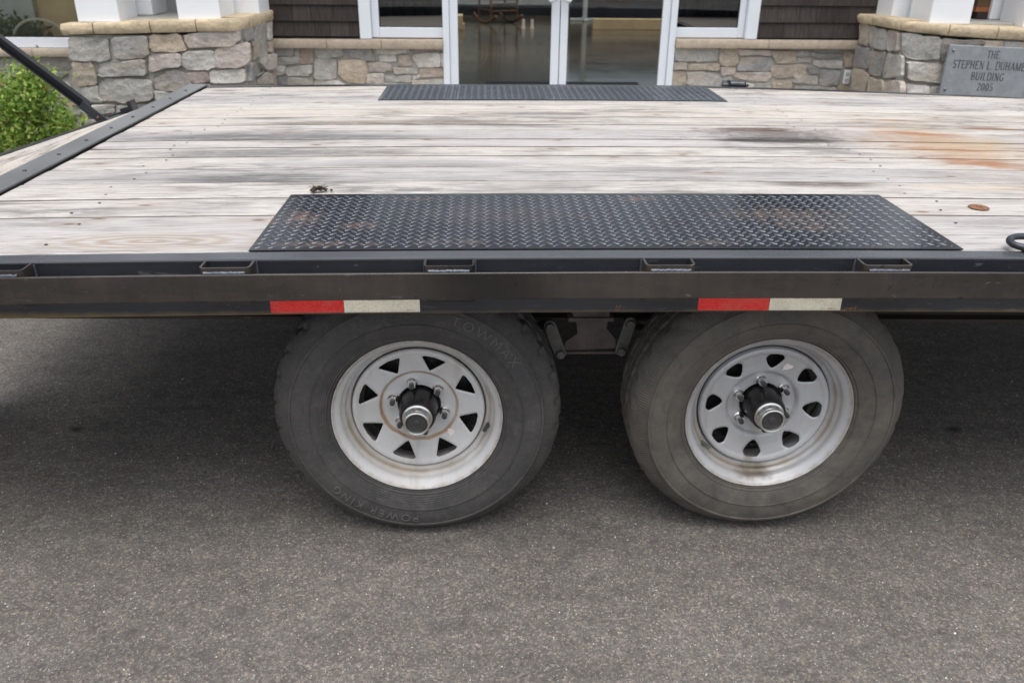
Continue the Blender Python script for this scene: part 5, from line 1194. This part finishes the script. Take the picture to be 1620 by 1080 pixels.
# plaque
PX0, PX1, PZ0, PZ1 = 3.760, 4.485, .378, .752
mb = MB(); n = 1
def pz(x, z): return z - .022 * (x - PX0) / .6 + .012
vs = []
for y in (4.846, 4.874):
    vs += [(PX0, y, pz(PX0, PZ0)), (PX1, y, pz(PX1, PZ0)), (PX1, y, pz(PX1, PZ1)), (PX0, y, pz(PX0, PZ1))]
mb.add(vs, [(0, 1, 2, 3), (7, 6, 5, 4), (0, 4, 5, 1), (1, 5, 6, 2), (2, 6, 7, 3), (3, 7, 4, 0)])
pq = tag(mb.build('stone_plaque', MT['granite'], bevel=.005), 'blue grey engraved plaque bolted to the right stone pier', 'plaque')
SER = {'T': (.72, 'v.36 h1:0-.72 t1:0 t1:.72'), 'H': (.80, 'v.14 v.66 h.52:.14-.66'), 'E': (.66, 'v.14 h1:.14-.62 h.52:.14-.5 h0:.14-.64 t1:.62 t0:.64'), 'L': (.62, 'v.14 h0:.14-.6 t0:.6'), 'I': (.34, 'v.17'),
       'P': (.66, 'v.14 a.14,.62,1,.5'), 'B': (.70, 'v.14 a.14,.60,1,.52 a.14,.66,.52,0'), 'D': (.78, 'v.14 a.14,.76,1,0'), 'N': (.80, 'n.14 n.66 d.12,1,.66,0'), 'M': (.98, 'n.12 v.86 d.12,1,.49,0 e.49,0,.86,1'), 'A': (.80, 'e.06,0,.40,1 d.40,1,.76,0 h.34:.2-.62'),
       'U': (.78, 'u'), 'S': (.60, 's'), 'G': (.78, 'g'), '2': (.58, '2'), '0': (.62, '0'), '5': (.58, '5'), '.': (.24, '.'), ' ': (.34, '')}
def glyph(ch, put):
    w, code = SER[ch]; TK, TN = .150, .085
    def stroke(pts, wd):
        for (a, b), (c, d_) in zip(pts[:-1], pts[1:]):
            L = max(1e-6, sqrt((c - a) ** 2 + (d_ - b) ** 2)); nx, ny = -(d_ - b) / L * wd / 2, (c - a) / L * wd / 2
            put([(a + nx, b + ny), (a - nx, b - ny), (c - nx, d_ - ny), (c + nx, d_ + ny)])
    def arc(cx, cy, rx_, ry_, a0, a1, n=10, tk=TK, tn=TN):
        pts = [(cx + rx_ * cos(radians(a0 + (a1 - a0) * i / n)), cy + ry_ * sin(radians(a0 + (a1 - a0) * i / n))) for i in range(n + 1)]
        for i in range(n):
            am = radians(a0 + (a1 - a0) * (i + .5) / n); stroke(pts[i:i + 2], tn + (tk - tn) * abs(cos(am)))
    for tok in code.split():
        k = tok[0]
        if k in 'vn':
            x = float(tok[1:]); stroke([(x, 0), (x, 1)], TK if k == 'v' else TN + .015)
            for y in (.02, .98): stroke([(x - .12, y), (x + .12, y)], .045)
        elif k == 'h' and ':' in tok: y, r_ = tok[1:].split(':'); a, b = r_.split('-'); stroke([(float(a), min(.975, max(.025, float(y)))), (float(b), min(.975, max(.025, float(y))))], TN)
        elif k == 't': y, x = tok[1:].split(':'); y = float(y); stroke([(float(x), y), (float(x), y + (.18 if y < .5 else -.18))], .05)
        elif k in 'de' : a, b, c, d_ = map(float, tok[1:].split(',')); stroke([(a, b), (c, d_)], TK if k == 'd' else TN + .015)
        elif k == 'a':
            x0, x1, t_, b_ = map(float, tok[1:].split(',')); stroke([(x0, t_ - .025), (x1 - .2, t_ - .025)], TN); stroke([(x0, b_ + .025), (x1 - .2, b_ + .025)], TN); arc(x1 - .2, (t_ + b_) / 2, .16, (t_ - b_) / 2 - .025, -90, 90)
        elif k == 'u': stroke([(.14, 1), (.14, .28)], TK); stroke([(.64, 1), (.64, .28)], TN + .015); arc(.39, .28, .25, .25, 180, 360); stroke([(.02, .98), (.26, .98)], .045); stroke([(.52, .98), (.76, .98)], .045)
        elif k == 's': arc(.30, .75, .20, .22, 40, 270); arc(.30, .27, .22, .25, 90, -140); stroke([(.48, .98), (.48, .78)], .05); stroke([(.09, .02), (.09, .24)], .05)
        elif k == 'g': arc(.42, .5, .33, .48, 50, 320); stroke([(.66, .42), (.66, .08)], TK); stroke([(.48, .42), (.78, .42)], .05); stroke([(.66, .98), (.66, .74)], .05)
        elif k == '2': arc(.29, .74, .20, .24, 170, -40); stroke([(.44, .60), (.10, .06)], TK * .8); stroke([(.06, .04), (.52, .04)], .08)
        elif k == '0': arc(.31, .5, .22, .48, 0, 360, 18)
        elif k == '5': stroke([(.14, .98), (.50, .98)], .09); stroke([(.15, .98), (.12, .55)], TN); arc(.26, .31, .22, .29, 110, -140)
        elif k == '.': stroke([(.08, .05), (.19, .05)], .11)
    return w
def plaque_line(txt, xc, zc, hgt, asp):
    wtot = sum(SER[c][0] + .10 for c in txt) * hgt * asp; x = xc - wtot / 2; mb = MB(); cnt = [0]
    for c in txt:
        def put(q, x=x):
            cnt[0] += 1; y = 4.8455 - .00002 * (cnt[0] % 9)
            mb.add([(x + a * hgt * asp, y, pz(x + a * hgt * asp, zc + (b - .5) * hgt)) for a, b in q], [(0, 1, 2, 3)])
        x += (glyph(c, put) + .10) * hgt * asp
    o = mb.build('lettering', MT['engrave'], None); o.parent = pq
plaque_line('THE', 4.118, .693, .056, .72); plaque_line('STEPHEN L. DUHAMEL', 4.122, .612, .060, .75)
plaque_line('BUILDING', 4.113, .529, .058, .78); plaque_line('2005', 4.113, .450, .056, .86)
for x, z in ((PX0 + .035, PZ1 - .04), (PX0 + .035, PZ0 + .045), (PX1 - .035, PZ1 - .04), (PX1 - .035, PZ0 + .045)):
    mb = MB().lathe([(.0115, 0), (.0115, -.004), (.006, -.010), (.001, -.011)], 10, (x, 4.846, pz(x, z))); o = mb.build('plaque_bolt', MT['boltgrey'], None, smooth=50); o.parent = pq
# ================================================================== shrub between trailer and pier
leafy('green_shrub', (-3.02, 4.15, .30), (.37, .30, .33), 9000, .036, 'bright green small-leaved shrub beside the left stone pier', 'shrub', 1.0, GZ)
